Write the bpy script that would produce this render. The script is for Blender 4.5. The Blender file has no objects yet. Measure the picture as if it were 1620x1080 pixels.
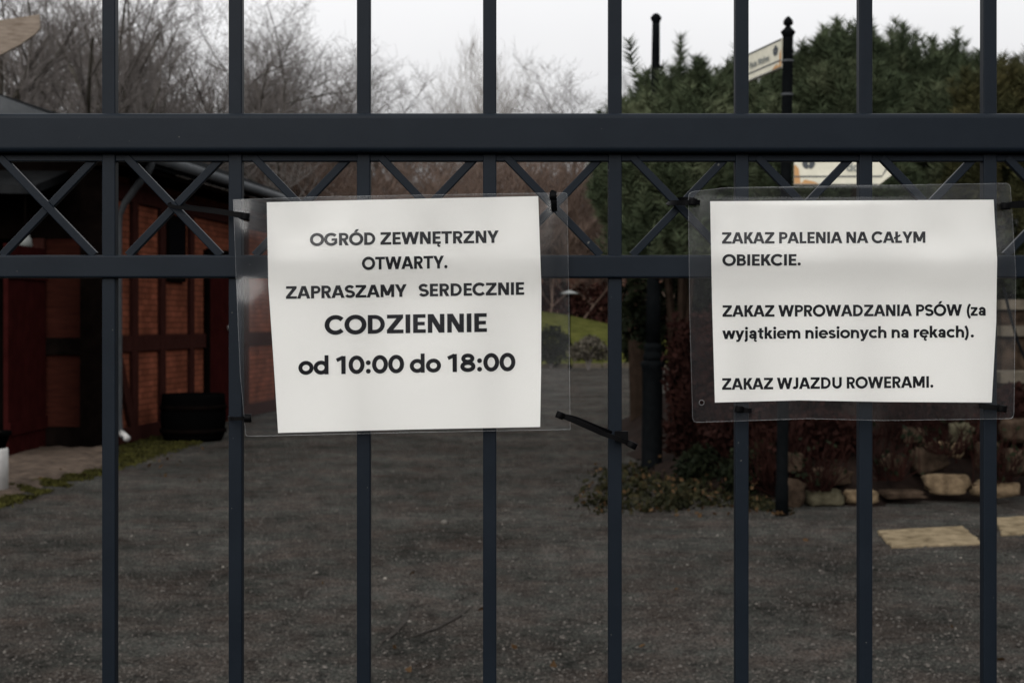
import bpy, math, random
import numpy as np
from mathutils import Vector, Matrix

# ------------------------------------------------------------------ camera, sky, sun, exposure
scene = bpy.context.scene
F, CX, HY, CAMH = 2400.0, 810.0, 510.0, 1.5      # focal length in photo pixels, image centre, horizon row, eye height
cam_data = bpy.data.cameras.new("camera")
cam = bpy.data.objects.new("camera", cam_data)
scene.collection.objects.link(cam)
cam.location = (0, 0, CAMH)
cam.rotation_euler = (math.radians(90), 0, 0)
cam_data.sensor_width = 36.0
cam_data.lens = F / 1620.0 * 36.0
cam_data.shift_y = (HY - 540.0) / 1620.0
cam_data.clip_start = 0.05
cam_data.clip_end = 2000.0
cam_data.dof.use_dof = True
cam_data.dof.focus_distance = 1.585
cam_data.dof.aperture_fstop = 17.0
scene.camera = cam

scene.view_settings.view_transform = 'Standard'
scene.view_settings.look = 'None'
scene.view_settings.exposure = 0.3
scene.view_settings.gamma = 1.0
scene.cycles.use_denoising = True
scene.cycles.max_bounces = 8
scene.cycles.transparent_max_bounces = 24

SUN_EL, SUN_AZ = 26.0, 200.0
world = bpy.data.worlds.new("World")
scene.world = world
world.use_nodes = True
wt = world.node_tree
wn, wl = wt.nodes, wt.links
bg = wn['Background']
bg.inputs['Strength'].default_value = 0.1
sky = wn.new('ShaderNodeTexSky')
sky.sky_type = 'NISHITA'
sky.sun_disc = False
sky.sun_elevation = math.radians(SUN_EL)
sky.sun_rotation = math.radians(SUN_AZ)
sky.dust_density = 6.0
hs = wn.new('ShaderNodeHueSaturation')
hs.inputs['Saturation'].default_value = 0.12
hs.inputs['Value'].default_value = 1.0
wl.new(sky.outputs[0], hs.inputs['Color'])
tc = wn.new('ShaderNodeTexCoord')
sx = wn.new('ShaderNodeSeparateXYZ')
wl.new(tc.outputs['Generated'], sx.inputs[0])
ramp = wn.new('ShaderNodeValToRGB')               # overcast cloud layer: dull low down, bright overhead
cr = ramp.color_ramp
cr.elements[0].position = 0.0; cr.elements[0].color = (.06, .06, .063, 1)
cr.elements[1].position = 1.0; cr.elements[1].color = (.52, .53, .54, 1)
for p, v in ((.04, .09), (.10, .17), (.155, .43), (.25, .50), (.5, .53)):
    e = cr.elements.new(p); e.color = (v, v, v * 1.015, 1)
wl.new(sx.outputs['Z'], ramp.inputs[0])
nz = wn.new('ShaderNodeTexNoise'); nz.inputs['Scale'].default_value = 3.0
nz.inputs['Detail'].default_value = 4.0
wl.new(tc.outputs['Generated'], nz.inputs['Vector'])
mr = wn.new('ShaderNodeMapRange')
mr.inputs[3].default_value = 17.5; mr.inputs[4].default_value = 22.5
wl.new(nz.outputs[0], mr.inputs[0])
dp = wn.new('ShaderNodeVectorMath'); dp.operation = 'DOT_PRODUCT'   # the cloud is brighter round the hidden sun
_a, _e = math.radians(SUN_AZ), math.radians(SUN_EL)
dp.inputs[1].default_value = (math.sin(_a) * math.cos(_e), math.cos(_a) * math.cos(_e), math.sin(_e))
wl.new(tc.outputs['Generated'], dp.inputs[0])
mr2 = wn.new('ShaderNodeMapRange')
mr2.inputs[1].default_value = -1; mr2.inputs[2].default_value = 1; mr2.inputs[3].default_value = .74; mr2.inputs[4].default_value = 1.75
wl.new(dp.outputs['Value'], mr2.inputs[0])
mm = wn.new('ShaderNodeMath'); mm.operation = 'MULTIPLY'
vm = wn.new('ShaderNodeVectorMath'); vm.operation = 'SCALE'
wl.new(ramp.outputs[0], vm.inputs[0]); wl.new(mr.outputs[0], mm.inputs[0]); wl.new(mr2.outputs[0], mm.inputs[1]); wl.new(mm.outputs[0], vm.inputs['Scale'])
mx = wn.new('ShaderNodeMixRGB'); mx.inputs[0].default_value = 0.92
wl.new(hs.outputs[0], mx.inputs[1]); wl.new(vm.outputs[0], mx.inputs[2])
wl.new(mx.outputs[0], bg.inputs['Color'])

sun_data = bpy.data.lights.new("sun", 'SUN')
sun_data.energy = 1.5
sun_data.angle = math.radians(40)
sun_data.color = (1.0, .97, .93)
sun = bpy.data.objects.new("sun", sun_data)
scene.collection.objects.link(sun)
_el, _az = math.radians(SUN_EL), math.radians(SUN_AZ)
_dir = Vector((math.sin(_az) * math.cos(_el), math.cos(_az) * math.cos(_el), math.sin(_el)))
sun.rotation_euler = _dir.to_track_quat('Z', 'Y').to_euler()
sun.location = _dir * 60

# ------------------------------------------------------------------ helpers
R = random.Random(7)
rng = np.random.default_rng(11)
COL = scene.collection


def P(px, py, d):
    """world point seen at photo pixel (px, py) at distance d along the view axis"""
    return Vector(((px - CX) / F * d, d, CAMH + (HY - py) / F * d))


def ground_d(py):
    return F * CAMH / (py - HY)


def G(px, py, z=0.0):
    d = F * (CAMH - z) / (py - HY)
    return Vector(((px - CX) / F * d, d, z))


class MB:
    def __init__(self):
        self.v, self.f, self.n = [], [], 0

    def add(self, verts, faces):
        b = self.n
        self.v.extend([tuple(p) for p in verts])
        self.f.extend([tuple(i + b for i in fc) for fc in faces])
        self.n += len(verts)
        return self

    def box(self, c, s, rot=None):
        c = Vector(c); hx, hy, hz = s[0] / 2, s[1] / 2, s[2] / 2
        pts = [Vector((x, y, z)) for z in (-hz, hz) for y in (-hy, hy) for x in (-hx, hx)]
        if rot is not None:
            pts = [rot @ p for p in pts]
        return self.add([c + p for p in pts],
                        [(0, 2, 3, 1), (4, 5, 7, 6), (0, 1, 5, 4), (2, 6, 7, 3), (0, 4, 6, 2), (1, 3, 7, 5)])

    def beam(self, a, b, w, t, up=Vector((0, 0, 1)), bevel=0.0):
        """box from a to b, w across (perpendicular to up), t along up; bevelled long edges"""
        a, b = Vector(a), Vector(b)
        ax = (b - a).normalized()
        side = ax.cross(up).normalized()
        u2 = side.cross(ax).normalized()
        if bevel > 0:
            sec = []
            for cxs, cys, a0 in ((1, 1, 0), (-1, 1, 90), (-1, -1, 180), (1, -1, 270)):
                for k in range(7):
                    an = math.radians(a0 + k * 15)
                    sec.append((cxs * (w / 2 - bevel) + bevel * math.cos(an), cys * (t / 2 - bevel) + bevel * math.sin(an)))
        else:
            sec = [(w / 2, t / 2), (-w / 2, t / 2), (-w / 2, -t / 2), (w / 2, -t / 2)]
        n = len(sec)
        vs = [a + side * x + u2 * y for x, y in sec] + [b + side * x + u2 * y for x, y in sec]
        fs = [(i, (i + 1) % n, n + (i + 1) % n, n + i) for i in range(n)]
        fs += [tuple(range(n - 1, -1, -1)), tuple(range(n, 2 * n))]
        return self.add(vs, fs)

    def tube(self, pts, rad, sides=8, cap=True):
        pts = [Vector(p) for p in pts]
        m = len(pts)
        if not hasattr(rad, '__len__'):
            rad = [rad] * m
        ref = Vector((0, 0, 1)) if abs((pts[-1] - pts[0]).normalized().z) < .9 else Vector((0, 1, 0))
        vs = []
        for i, p in enumerate(pts):
            t = (pts[min(i + 1, m - 1)] - pts[max(i - 1, 0)]).normalized()
            s = t.cross(ref).normalized(); u = s.cross(t)
            for k in range(sides):
                an = 2 * math.pi * k / sides
                vs.append(p + (s * math.cos(an) + u * math.sin(an)) * rad[i])
        fs = []
        for i in range(m - 1):
            for k in range(sides):
                k2 = (k + 1) % sides
                fs.append((i * sides + k, i * sides + k2, (i + 1) * sides + k2, (i + 1) * sides + k))
        if cap:
            fs.append(tuple(range(sides - 1, -1, -1)))
            fs.append(tuple(range((m - 1) * sides, m * sides)))
        return self.add(vs, fs)

    def lathe(self, base, prof, sides=24, axis=Vector((0, 0, 1)), flute=0, fdepth=0.0):
        axis = Vector(axis).normalized()
        s = axis.cross(Vector((0, 1, 0))).normalized(); u = axis.cross(s)
        vs, fs = [], []
        for r, z in prof:
            for k in range(sides):
                an = 2 * math.pi * k / sides
                vs.append(Vector(base) + axis * z + (s * math.cos(an) + u * math.sin(an)) * r)
        m = len(prof)
        for i in range(m - 1):
            for k in range(sides):
                k2 = (k + 1) % sides
                fs.append((i * sides + k, i * sides + k2, (i + 1) * sides + k2, (i + 1) * sides + k))
        fs.append(tuple(range(sides - 1, -1, -1)))
        fs.append(tuple(range((m - 1) * sides, m * sides)))
        return self.add(vs, fs)

    def ribbon(self, pts, w, t, face):
        """strap swept along pts: w wide across, t thick along the facing direction"""
        pts = [Vector(p) for p in pts]
        m = len(pts)
        vs, fs = [], []
        for i, p in enumerate(pts):
            tg = (pts[min(i + 1, m - 1)] - pts[max(i - 1, 0)]).normalized()
            fd = face[i] if isinstance(face, list) else face
            fd = Vector(fd)
            n = (fd - tg * fd.dot(tg)).normalized()
            s = tg.cross(n)
            for a, b in ((.5, .5), (-.5, .5), (-.5, -.5), (.5, -.5)):
                vs.append(p + s * w * a + n * t * b)
        for i in range(m - 1):
            for k in range(4):
                k2 = (k + 1) % 4
                fs.append((i * 4 + k, i * 4 + k2, i * 4 + 4 + k2, i * 4 + 4 + k))
        fs += [(3, 2, 1, 0), tuple(range(4 * m - 4, 4 * m))]
        return self.add(vs, fs)

    def build(self, name, mat, parent=None, smooth=False, angle=None):
        me = bpy.data.meshes.new(name)
        off = root_loc(parent)
        me.from_pydata([(x - off[0], y - off[1], z - off[2]) for x, y, z in self.v], [], self.f)
        return finish(name, me, mat, parent, smooth)


_ROOT = {}


def root_loc(o):
    while o is not None and o.parent is not None:
        o = o.parent
    return _ROOT.get(o.name, (0, 0, 0)) if o is not None else (0, 0, 0)


def finish(name, me, mat, parent, smooth):
    o = bpy.data.objects.new(name, me)
    COL.objects.link(o)
    for m in (mat if isinstance(mat, (list, tuple)) else [mat]):
        me.materials.append(m)
    if smooth:
        me.polygons.foreach_set('use_smooth', [True] * len(me.polygons))
    if parent is not None:
        o.parent = parent
    return o


def np_mesh(name, verts, faces, mat, parent=None, smooth=False, col=None):
    """verts (n,3), faces (m,k) arrays, k fixed"""
    me = bpy.data.meshes.new(name)
    off = np.array(root_loc(parent))
    v = (np.asarray(verts) - off).astype(np.float32)
    f = np.asarray(faces, dtype=np.int32)
    k = f.shape[1]
    me.vertices.add(len(v)); me.vertices.foreach_set('co', v.ravel())
    me.loops.add(f.size); me.loops.foreach_set('vertex_index', f.ravel())
    me.polygons.add(len(f))
    me.polygons.foreach_set('loop_start', np.arange(0, f.size, k, dtype=np.int32))
    me.polygons.foreach_set('loop_total', np.full(len(f), k, dtype=np.int32))
    me.update(calc_edges=True)
    return finish(name, me, mat, parent, smooth)


def thing(name, label, cat, loc=(0, 0, 0), group=None):
    o = bpy.data.objects.new(name, None)
    COL.objects.link(o)
    o.location = loc
    _ROOT[o.name] = tuple(loc)
    return tag(o, label, cat, group)


def tag(o, label, cat, group=None):
    o['label'] = label; o['category'] = cat
    if group:
        o['group'] = group
    return o


def kind(o, k):
    o['kind'] = k
    return o


# ------------------------------------------------------------------ materials
def mat(name, col, rough=.7, spec=.3, var=None, scale=8.0, bump=0.0, bscale=60.0, detail=5.0, metal=0.0, stretch=None, mid=None):
    m = bpy.data.materials.new(name); m.use_nodes = True
    nt = m.node_tree; N, L = nt.nodes, nt.links
    b = N['Principled BSDF']
    b.inputs['Roughness'].default_value = rough
    b.inputs['Specular IOR Level'].default_value = spec
    b.inputs['Metallic'].default_value = metal
    b.inputs['Base Color'].default_value = (*col, 1)
    t = N.new('ShaderNodeTexCoord')
    src = t.outputs['Object']
    if stretch:
        mp = N.new('ShaderNodeMapping'); mp.inputs['Scale'].default_value = stretch
        L.new(src, mp.inputs[0]); src = mp.outputs[0]
    if var:
        n = N.new('ShaderNodeTexNoise'); n.inputs['Scale'].default_value = scale; n.inputs['Detail'].default_value = detail
        n.inputs['Roughness'].default_value = .65
        L.new(src, n.inputs['Vector'])
        r = N.new('ShaderNodeValToRGB')
        r.color_ramp.elements[0].position = .32; r.color_ramp.elements[0].color = (*col, 1)
        r.color_ramp.elements[1].position = .68; r.color_ramp.elements[1].color = (*var, 1)
        if mid:
            e = r.color_ramp.elements.new(.5); e.color = (*mid, 1)
        L.new(n.outputs[0], r.inputs[0]); L.new(r.outputs[0], b.inputs['Base Color'])
    if bump:
        n2 = N.new('ShaderNodeTexNoise'); n2.inputs['Scale'].default_value = bscale; n2.inputs['Detail'].default_value = 6.0
        L.new(src, n2.inputs['Vector'])
        bp = N.new('ShaderNodeBump'); bp.inputs['Strength'].default_value = bump; bp.inputs['Distance'].default_value = .02
        L.new(n2.outputs[0], bp.inputs['Height']); L.new(bp.outputs[0], b.inputs['Normal'])
    return m


M_gate = mat('anthracite_paint', (.0034, .0056, .0088), .45, .08, (.0052, .0078, .0116), 14, .012, 300, detail=9)
def add_specks(m, scale, thr, col):
    nt = m.node_tree; N, L = nt.nodes, nt.links
    b = N['Principled BSDF']
    src = b.inputs['Base Color'].links[0].from_socket
    t = N.new('ShaderNodeTexCoord'); n = N.new('ShaderNodeTexNoise')
    n.inputs['Scale'].default_value = scale; n.inputs['Detail'].default_value = 1
    L.new(t.outputs['Object'], n.inputs['Vector'])
    r = N.new('ShaderNodeMapRange'); r.inputs[1].default_value = thr; r.inputs[2].default_value = thr + .02
    L.new(n.outputs[0], r.inputs[0])
    x = N.new('ShaderNodeMixRGB'); x.inputs[2].default_value = (*col, 1)
    L.new(r.outputs[0], x.inputs[0]); L.new(src, x.inputs[1]); L.new(x.outputs[0], b.inputs['Base Color'])


add_specks(M_gate, 210, .80, (.07, .07, .065))
M_tie = mat('black_nylon', (.0012, .0012, .0014), .5, .04)
M_post = mat('dark_iron_paint', (.0016, .0020, .0023), .7, .01, (.0032, .0037, .0041), 12, .1, 80)
M_ink = mat('black_ink', (.006, .006, .008), .9, .02)
M_bark = mat('bare_bark', (.066, .058, .054), .9, .05, (.13, .117, .11), 1.5)
M_trunk = mat('damp_dark_trunk', (.022, .019, .016), .9, .0, (.055, .050, .042), 1.5)
M_bark2 = mat('reddish_twigs', (.075, .050, .040), .9, .1, (.13, .092, .072), 1.2)
M_birch = mat('pale_birch_twigs', (.14, .125, .11), .9, .1, (.22, .20, .18), 1.5)
M_pinebark = mat('dark_pine_bark', (.010, .007, .005), .9, .0, (.022, .015, .011), 8)
M_needle = mat('pine_needles', (.012, .018, .010), .75, .03, (.092, .104, .060), 1.6, mid=(.044, .056, .031))
M_needle2 = mat('olive_pine_needles', (.017, .019, .009), .75, .03, (.068, .060, .026), 1.6, mid=(.036, .036, .016))
M_yew = mat('dark_evergreen_leaves', (.0022, .0034, .0018), .8, .04, (.010, .012, .0055), 2.0)
M_red = mat('dark_red_twigs', (.0045, .0018, .0015), .9, .03, (.017, .0066, .0050), 2.5)
M_redhedge = mat('red_hedge_leaves', (.014, .0055, .0045), .9, .05, (.032, .013, .010), 1.5)
M_ivy = mat('ivy_leaves', (.004, .005, .0022), .8, .04, (.026, .020, .009), 6.0, mid=(.010, .010, .0045))
M_leaf = mat('fallen_leaves', (.022, .012, .006), .8, .0, (.058, .036, .019), 9.0)
M_moss = mat('moss', (.012, .011, .005), .9, .0, (.042, .040, .011), 5.0)
M_lawn = mat('lawn_grass', (.028, .029, .009), .9, .0, (.062, .060, .018), 2.0, .5, 40, mid=(.042, .044, .012))
M_brick = mat('shaded_red_boards', (.010, .0032, .0024), .9, .0, (.019, .006, .004), 4, .2, 30, stretch=(1, 1, 14))  # end wall colour, darkened to carry the shade of the porch recess
M_timber = mat('dark_red_timber', (.014, .0052, .0042), .9, .0, (.028, .0105, .0085), 6, .2, 40, stretch=(6, 6, 1))
M_black = mat('black_timber', (.0014, .0010, .0009), .9, .0, (.0032, .0022, .0018), 6, .2, 40)
M_door = mat('oxblood_door_boards', (.0125, .0026, .0024), .9, .0, (.020, .0042, .0038), 5)
M_roof = mat('dark_roof_felt', (.006, .0065, .007), .9, .0, (.012, .0125, .013), 4)
M_zinc = mat('grey_zinc', (.030, .033, .036), .6, .1, (.050, .053, .056), 5)
M_pipe = mat('dull_grey_pipe', (.022, .024, .026), .7, .05, (.034, .036, .038), 5)
M_white = mat('white_paint', (.30, .29, .28), .7, .1, (.42, .41, .39), 10)
M_wood = mat('weathered_wood', (.10, .078, .060), .9, .05, (.20, .165, .135), 7, .3, 30, stretch=(1, 1, 7))
M_stone_tan = mat('tan_stone', (.035, .024, .014), .9, .05, (.135, .098, .060), 9, .5, 25)
M_stone_green = mat('greenish_stone', (.018, .016, .010), .9, .0, (.056, .050, .033), 9, .5, 25)
M_stone_dim = mat('dim_brown_stone', (.010, .007, .005), .9, .0, (.046, .032, .0225), 9, .5, 25)
M_slab = mat('sandstone_slab', (.055, .042, .026), .9, .0, (.165, .130, .084), 9, .5, 30, detail=9, mid=(.125, .098, .062))
M_apron = mat('pinkish_cobble', (.022, .016, .012), .9, .05, (.072, .053, .040), 6, .6, 18)
M_soil = mat('dark_soil', (.005, .0034, .0028), .95, .03, (.014, .009, .007), 6, .5, 20)
M_black_plastic = mat('black_plastic', (.0012, .0012, .0012), .8, .0)
M_kerb = mat('pale_kerb_stone', (.045, .039, .030), .9, .0, (.085, .072, .055), 5)
M_signboard = mat('cream_enamel', (.40, .385, .31), .6, .2, (.50, .475, .39), 12)
M_rust = mat('rust_stain', (.35, .20, .09), .9, .1)
M_signink = mat('faded_sign_ink', (.05, .055, .06), .8, .1)
M_signink2 = mat('faded_grey_lettering', (.16, .17, .16), .8, .1)
M_farwall = mat('far_brown_brick', (.10, .048, .034), .9, .1, (.16, .085, .06), 2)
M_glass_dark = mat('dark_window_glass', (.0025, .0025, .003), .6, .0)
M_lamp = mat('pale_lamp_cap', (.10, .105, .10), .5, .3)


def ground_mat():
    m = bpy.data.materials.new('dark_gravel'); m.use_nodes = True
    nt = m.node_tree; N, L = nt.nodes, nt.links
    b = N['Principled BSDF']; b.inputs['Roughness'].default_value = .95; b.inputs['Specular IOR Level'].default_value = .0
    t = N.new('ShaderNodeTexCoord')

    def noise(s, d, r=.6):
        n = N.new('ShaderNodeTexNoise'); n.inputs['Scale'].default_value = s; n.inputs['Detail'].default_value = d
        n.inputs['Roughness'].default_value = r
        L.new(t.outputs['Object'], n.inputs['Vector']); return n
    big, midn, fine = noise(.8, 5, .65), noise(6.5, 9, .80), noise(60, 3, .7)
    hue = noise(1.9, 6, .7)

    def rampn(src, stops):
        r = N.new('ShaderNodeValToRGB')
        e0, e1 = r.color_ramp.elements[0], r.color_ramp.elements[1]
        e0.position, e0.color = stops[0][0], (*stops[0][1], 1)
        e1.position, e1.color = stops[-1][0], (*stops[-1][1], 1)
        for p_, c_ in stops[1:-1]:
            e = r.color_ramp.elements.new(p_); e.color = (*c_, 1)
        L.new(src.outputs[0], r.inputs[0]); return r.outputs[0]

    def mul(x_, y_):
        c = N.new('ShaderNodeMixRGB'); c.blend_type = 'MULTIPLY'; c.inputs[0].default_value = 1
        L.new(x_, c.inputs[1]); L.new(y_, c.inputs[2]); return c.outputs[0]
    basec = rampn(hue, [(.34, (.064, .053, .047)), (.48, (.061, .056, .051)), (.57, (.053, .0545, .050)), (.68, (.066, .061, .056))])
    c1 = rampn(big, [(.34, (.62, .61, .60)), (.66, (1.32, 1.31, 1.30))])
    c2 = rampn(midn, [(.38, (.45, .45, .45)), (.46, (.88, .88, .88)), (.54, (1.10, 1.10, 1.09)), (.64, (1.55, 1.53, 1.50))])
    c3 = rampn(fine, [(.36, (.35, .35, .35)), (.5, (1, 1, 1)), (.63, (2.0, 1.95, 1.9))])
    L.new(mul(mul(mul(basec, c1), c2), c3), b.inputs['Base Color'])
    ad = N.new('ShaderNodeMath'); ad.operation = 'ADD'
    L.new(midn.outputs[0], ad.inputs[0]); L.new(fine.outputs[0], ad.inputs[1])
    bp = N.new('ShaderNodeBump'); bp.inputs['Strength'].default_value = 1.0; bp.inputs['Distance'].default_value = .09
    L.new(ad.outputs[0], bp.inputs['Height']); L.new(bp.outputs[0], b.inputs['Normal'])
    return m


def brick_mat():
    m = bpy.data.materials.new('small_red_bricks'); m.use_nodes = True
    nt = m.node_tree; N, L = nt.nodes, nt.links
    b = N['Principled BSDF']; b.inputs['Roughness'].default_value = .9; b.inputs['Specular IOR Level'].default_value = .0
    t = N.new('ShaderNodeTexCoord')
    sep = N.new('ShaderNodeSeparateXYZ'); L.new(t.outputs['Object'], sep.inputs[0])
    ad = N.new('ShaderNodeMath'); ad.operation = 'ADD'
    L.new(sep.outputs['X'], ad.inputs[0]); L.new(sep.outputs['Y'], ad.inputs[1])
    cmb = N.new('ShaderNodeCombineXYZ'); L.new(ad.outputs[0], cmb.inputs['X']); L.new(sep.outputs['Z'], cmb.inputs['Y'])
    br = N.new('ShaderNodeTexBrick')
    br.inputs['Scale'].default_value = 1.0
    br.inputs['Brick Width'].default_value = .25; br.inputs['Row Height'].default_value = .075
    br.inputs['Mortar Size'].default_value = .007; br.inputs['Bias'].default_value = 0
    br.inputs['Color1'].default_value = (.128, .042, .025, 1); br.inputs['Color2'].default_value = (.086, .029, .017, 1)
    br.inputs['Mortar'].default_value = (.045, .017, .011, 1)
    L.new(cmb.outputs[0], br.inputs['Vector'])
    n = N.new('ShaderNodeTexNoise'); n.inputs['Scale'].default_value = 2.5; n.inputs['Detail'].default_value = 5
    L.new(t.outputs['Object'], n.inputs['Vector'])
    r = N.new('ShaderNodeValToRGB')
    r.color_ramp.elements[0].position = .3; r.color_ramp.elements[0].color = (.65, .65, .65, 1)
    r.color_ramp.elements[1].position = .7; r.color_ramp.elements[1].color = (1.3, 1.25, 1.2, 1)
    L.new(n.outputs[0], r.inputs[0])
    c = N.new('ShaderNodeMixRGB'); c.blend_type = 'MULTIPLY'; c.inputs[0].default_value = 1
    L.new(br.outputs['Color'], c.inputs[1]); L.new(r.outputs[0], c.inputs[2])
    L.new(c.outputs[0], b.inputs['Base Color'])
    return m


def paper_mat():
    m = bpy.data.materials.new('white_paper'); m.use_nodes = True
    nt = m.node_tree; N, L = nt.nodes, nt.links
    out = N['Material Output']; N.remove(N['Principled BSDF'])
    t = N.new('ShaderNodeTexCoord')
    n = N.new('ShaderNodeTexNoise'); n.inputs['Scale'].default_value = 900; n.inputs['Detail'].default_value = 3
    L.new(t.outputs['Object'], n.inputs['Vector'])
    r = N.new('ShaderNodeValToRGB')
    r.color_ramp.elements[0].position = .25; r.color_ramp.elements[0].color = (.84, .825, .79, 1)
    r.color_ramp.elements[1].position = .75; r.color_ramp.elements[1].color = (.87, .855, .82, 1)
    L.new(n.outputs[0], r.inputs[0])
    d = N.new('ShaderNodeBsdfDiffuse'); tr = N.new('ShaderNodeBsdfTranslucent')
    L.new(r.outputs[0], d.inputs[0]); L.new(r.outputs[0], tr.inputs[0])
    ms = N.new('ShaderNodeMixShader'); ms.inputs[0].default_value = .38
    L.new(d.outputs[0], ms.inputs[1]); L.new(tr.outputs[0], ms.inputs[2])
    L.new(ms.outputs[0], out.inputs['Surface'])
    return m


def plastic_mat(name, haze, gloss, rough, bump):
    m = bpy.data.materials.new(name); m.use_nodes = True
    nt = m.node_tree; N, L = nt.nodes, nt.links
    out = N['Material Output']; N.remove(N['Principled BSDF'])
    t = N.new('ShaderNodeTexCoord')
    tp = N.new('ShaderNodeBsdfTransparent'); tp.inputs[0].default_value = (.985, .99, .99, 1)
    df = N.new('ShaderNodeBsdfDiffuse'); df.inputs[0].default_value = (.8, .82, .85, 1)
    gl = N.new('ShaderNodeBsdfGlossy'); gl.inputs['Roughness'].default_value = rough
    n = N.new('ShaderNodeTexNoise'); n.inputs['Scale'].default_value = 9; n.inputs['Detail'].default_value = 3
    n.inputs['Distortion'].default_value = .6
    L.new(t.outputs['Object'], n.inputs['Vector'])
    bp = N.new('ShaderNodeBump'); bp.inputs['Strength'].default_value = bump; bp.inputs['Distance'].default_value = .02
    L.new(n.outputs[0], bp.inputs['Height']); L.new(bp.outputs[0], gl.inputs['Normal'])
    r = N.new('ShaderNodeMapRange')
    r.inputs[1].default_value = .35; r.inputs[2].default_value = .75; r.inputs[3].default_value = haze * .6; r.inputs[4].default_value = haze * 1.7
    L.new(n.outputs[0], r.inputs[0])
    m1 = N.new('ShaderNodeMixShader'); L.new(r.outputs[0], m1.inputs[0])
    L.new(tp.outputs[0], m1.inputs[1]); L.new(df.outputs[0], m1.inputs[2])
    fr = N.new('ShaderNodeFresnel'); fr.inputs['IOR'].default_value = 1.5
    L.new(bp.outputs[0], fr.inputs['Normal'])
    ml = N.new('ShaderNodeMath'); ml.operation = 'MULTIPLY'; ml.inputs[1].default_value = gloss
    L.new(fr.outputs[0], ml.inputs[0])
    m2 = N.new('ShaderNodeMixShader'); L.new(ml.outputs[0], m2.inputs[0])
    L.new(m1.outputs[0], m2.inputs[1]); L.new(gl.outputs[0], m2.inputs[2])
    L.new(m2.outputs[0], out.inputs['Surface'])
    return m


M_ground = ground_mat()
M_bricks = brick_mat()
M_paper = paper_mat()
M_pouch = plastic_mat('clear_laminate', .009, .70, .14, .05)
M_rim = plastic_mat('laminate_edge', .035, .5, .4, .0)
M_cleartie = plastic_mat('clear_tape_tab', .06, 1.5, .2, .1)

# ------------------------------------------------------------------ ground, lawn, bank
def sheet(name, fn, nu, nv, material, smooth=True):
    us = np.linspace(0, 1, nu); vs = np.linspace(0, 1, nv)
    pts = np.array([fn(u, v) for v in vs for u in us])
    idx = np.arange(nu * nv).reshape(nv, nu)
    f = np.stack([idx[:-1, :-1], idx[:-1, 1:], idx[1:, 1:], idx[1:, :-1]], -1).reshape(-1, 4)
    return np_mesh(name, pts, f, material, None, smooth)


g = sheet('ground', lambda u, v: (-400 + 800 * u, -400 + 800 * v, 0.0), 3, 3, M_ground)
kind(g, 'structure')


def lawn_z(x, y):
    t = max(0.0, min(1.0, (y - 50.5) / 12.0))
    s = t * t * (3 - 2 * t)
    h = 1.85 - .14 * (x - 1.0) + .10 * math.sin(x * .9)
    return .05 + max(.3, h) * s


lw = sheet('lawn', lambda u, v: (-14 + 26 * u, 50.5 + 24 * v, lawn_z(-14 + 26 * u, 50.5 + 24 * v)), 60, 40, M_lawn)
kind(lw, 'structure')
kb = MB()
for i in range(26):
    x = -14 + i * 1.0
    kb.box((x + .49, 50.35, .04), (.96, .26, .18 + .03 * (i % 3)))
kind(kb.build('lawn_kerb', M_kerb), 'structure')

# gouged wheel lines in the gravel
sc = MB()
for pts in ([(640, 1010), (690, 992), (722, 975), (748, 958)], [(592, 1022), (620, 1003), (642, 980), (650, 952)]):
    q = [G(px, py, .007) for px, py in pts]
    for i in range(len(q) - 1):
        a, b = q[i], q[i + 1]
        s = (b - a).cross(Vector((0, 0, 1))).normalized()
        wa, wb = (.003, .014) if i == 0 else ((.014, .012) if i < len(q) - 2 else (.012, .003))
        sc.add([a - s * wa, a + s * wa, b + s * wb, b - s * wb], [(0, 1, 2, 3)])
M_scrape = mat('dark_groove', (.016, .014, .0125), .95, .0, (.034, .031, .028), 40)  # flat strips toned darker than the gravel around them
kind(sc.build('ground_groove', M_scrape), 'structure')

# ------------------------------------------------------------------ scatter of leaf-like faces
def cards(centres, size, jitter=.35, aspect=1.6, up=0.0, bend=0.0):
    """n random quads round the given centres"""
    n = len(centres)
    d = rng.normal(size=(n, 3)); d[:, 2] += up
    d /= np.linalg.norm(d, axis=1)[:, None]
    e = rng.normal(size=(n, 3)); e -= d * (e * d).sum(1)[:, None]
    e /= np.linalg.norm(e, axis=1)[:, None]
    s = size * (1 + jitter * rng.uniform(-1, 1, size=n))[:, None]
    a = d * s * aspect / 2; b = e * s / 2
    c = np.asarray(centres)
    v = np.stack([c - a, c + b * .9 , c + a, c - b * .9], 1).reshape(-1, 3)
    f = np.arange(4 * n).reshape(n, 4)
    return v, f


def blob_points(c, r, n, shell=.55):
    d = rng.normal(size=(n, 3)); d /= np.linalg.norm(d, axis=1)[:, None]
    rad = (shell ** 3 + (1 - shell ** 3) * rng.uniform(size=n)) ** (1 / 3)
    lump = 1 + .16 * np.sin(d[:, 0] * 6 + c[0] * 3) * np.sin(d[:, 2] * 7 + c[1]) + .10 * np.sin(d[:, 1] * 11 + c[0])
    return np.array(c) + d * (rad * lump)[:, None] * np.array(r)


def card_bush(name, blobs, n, size, material, parent=None, floor=0.0, aspect=1.6, up=0.0):
    vol = np.array([b[1][0] * b[1][1] * b[1][2] for b in blobs]) ** .67
    vol /= vol.sum()
    pts = np.concatenate([blob_points(b[0], b[1], max(8, int(n * w))) for b, w in zip(blobs, vol)])
    pts[:, 2] = np.maximum(pts[:, 2], floor + size * .3)
    v, f = cards(pts, size, aspect=aspect, up=up)
    return np_mesh(name, v, f, material, parent)


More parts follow.
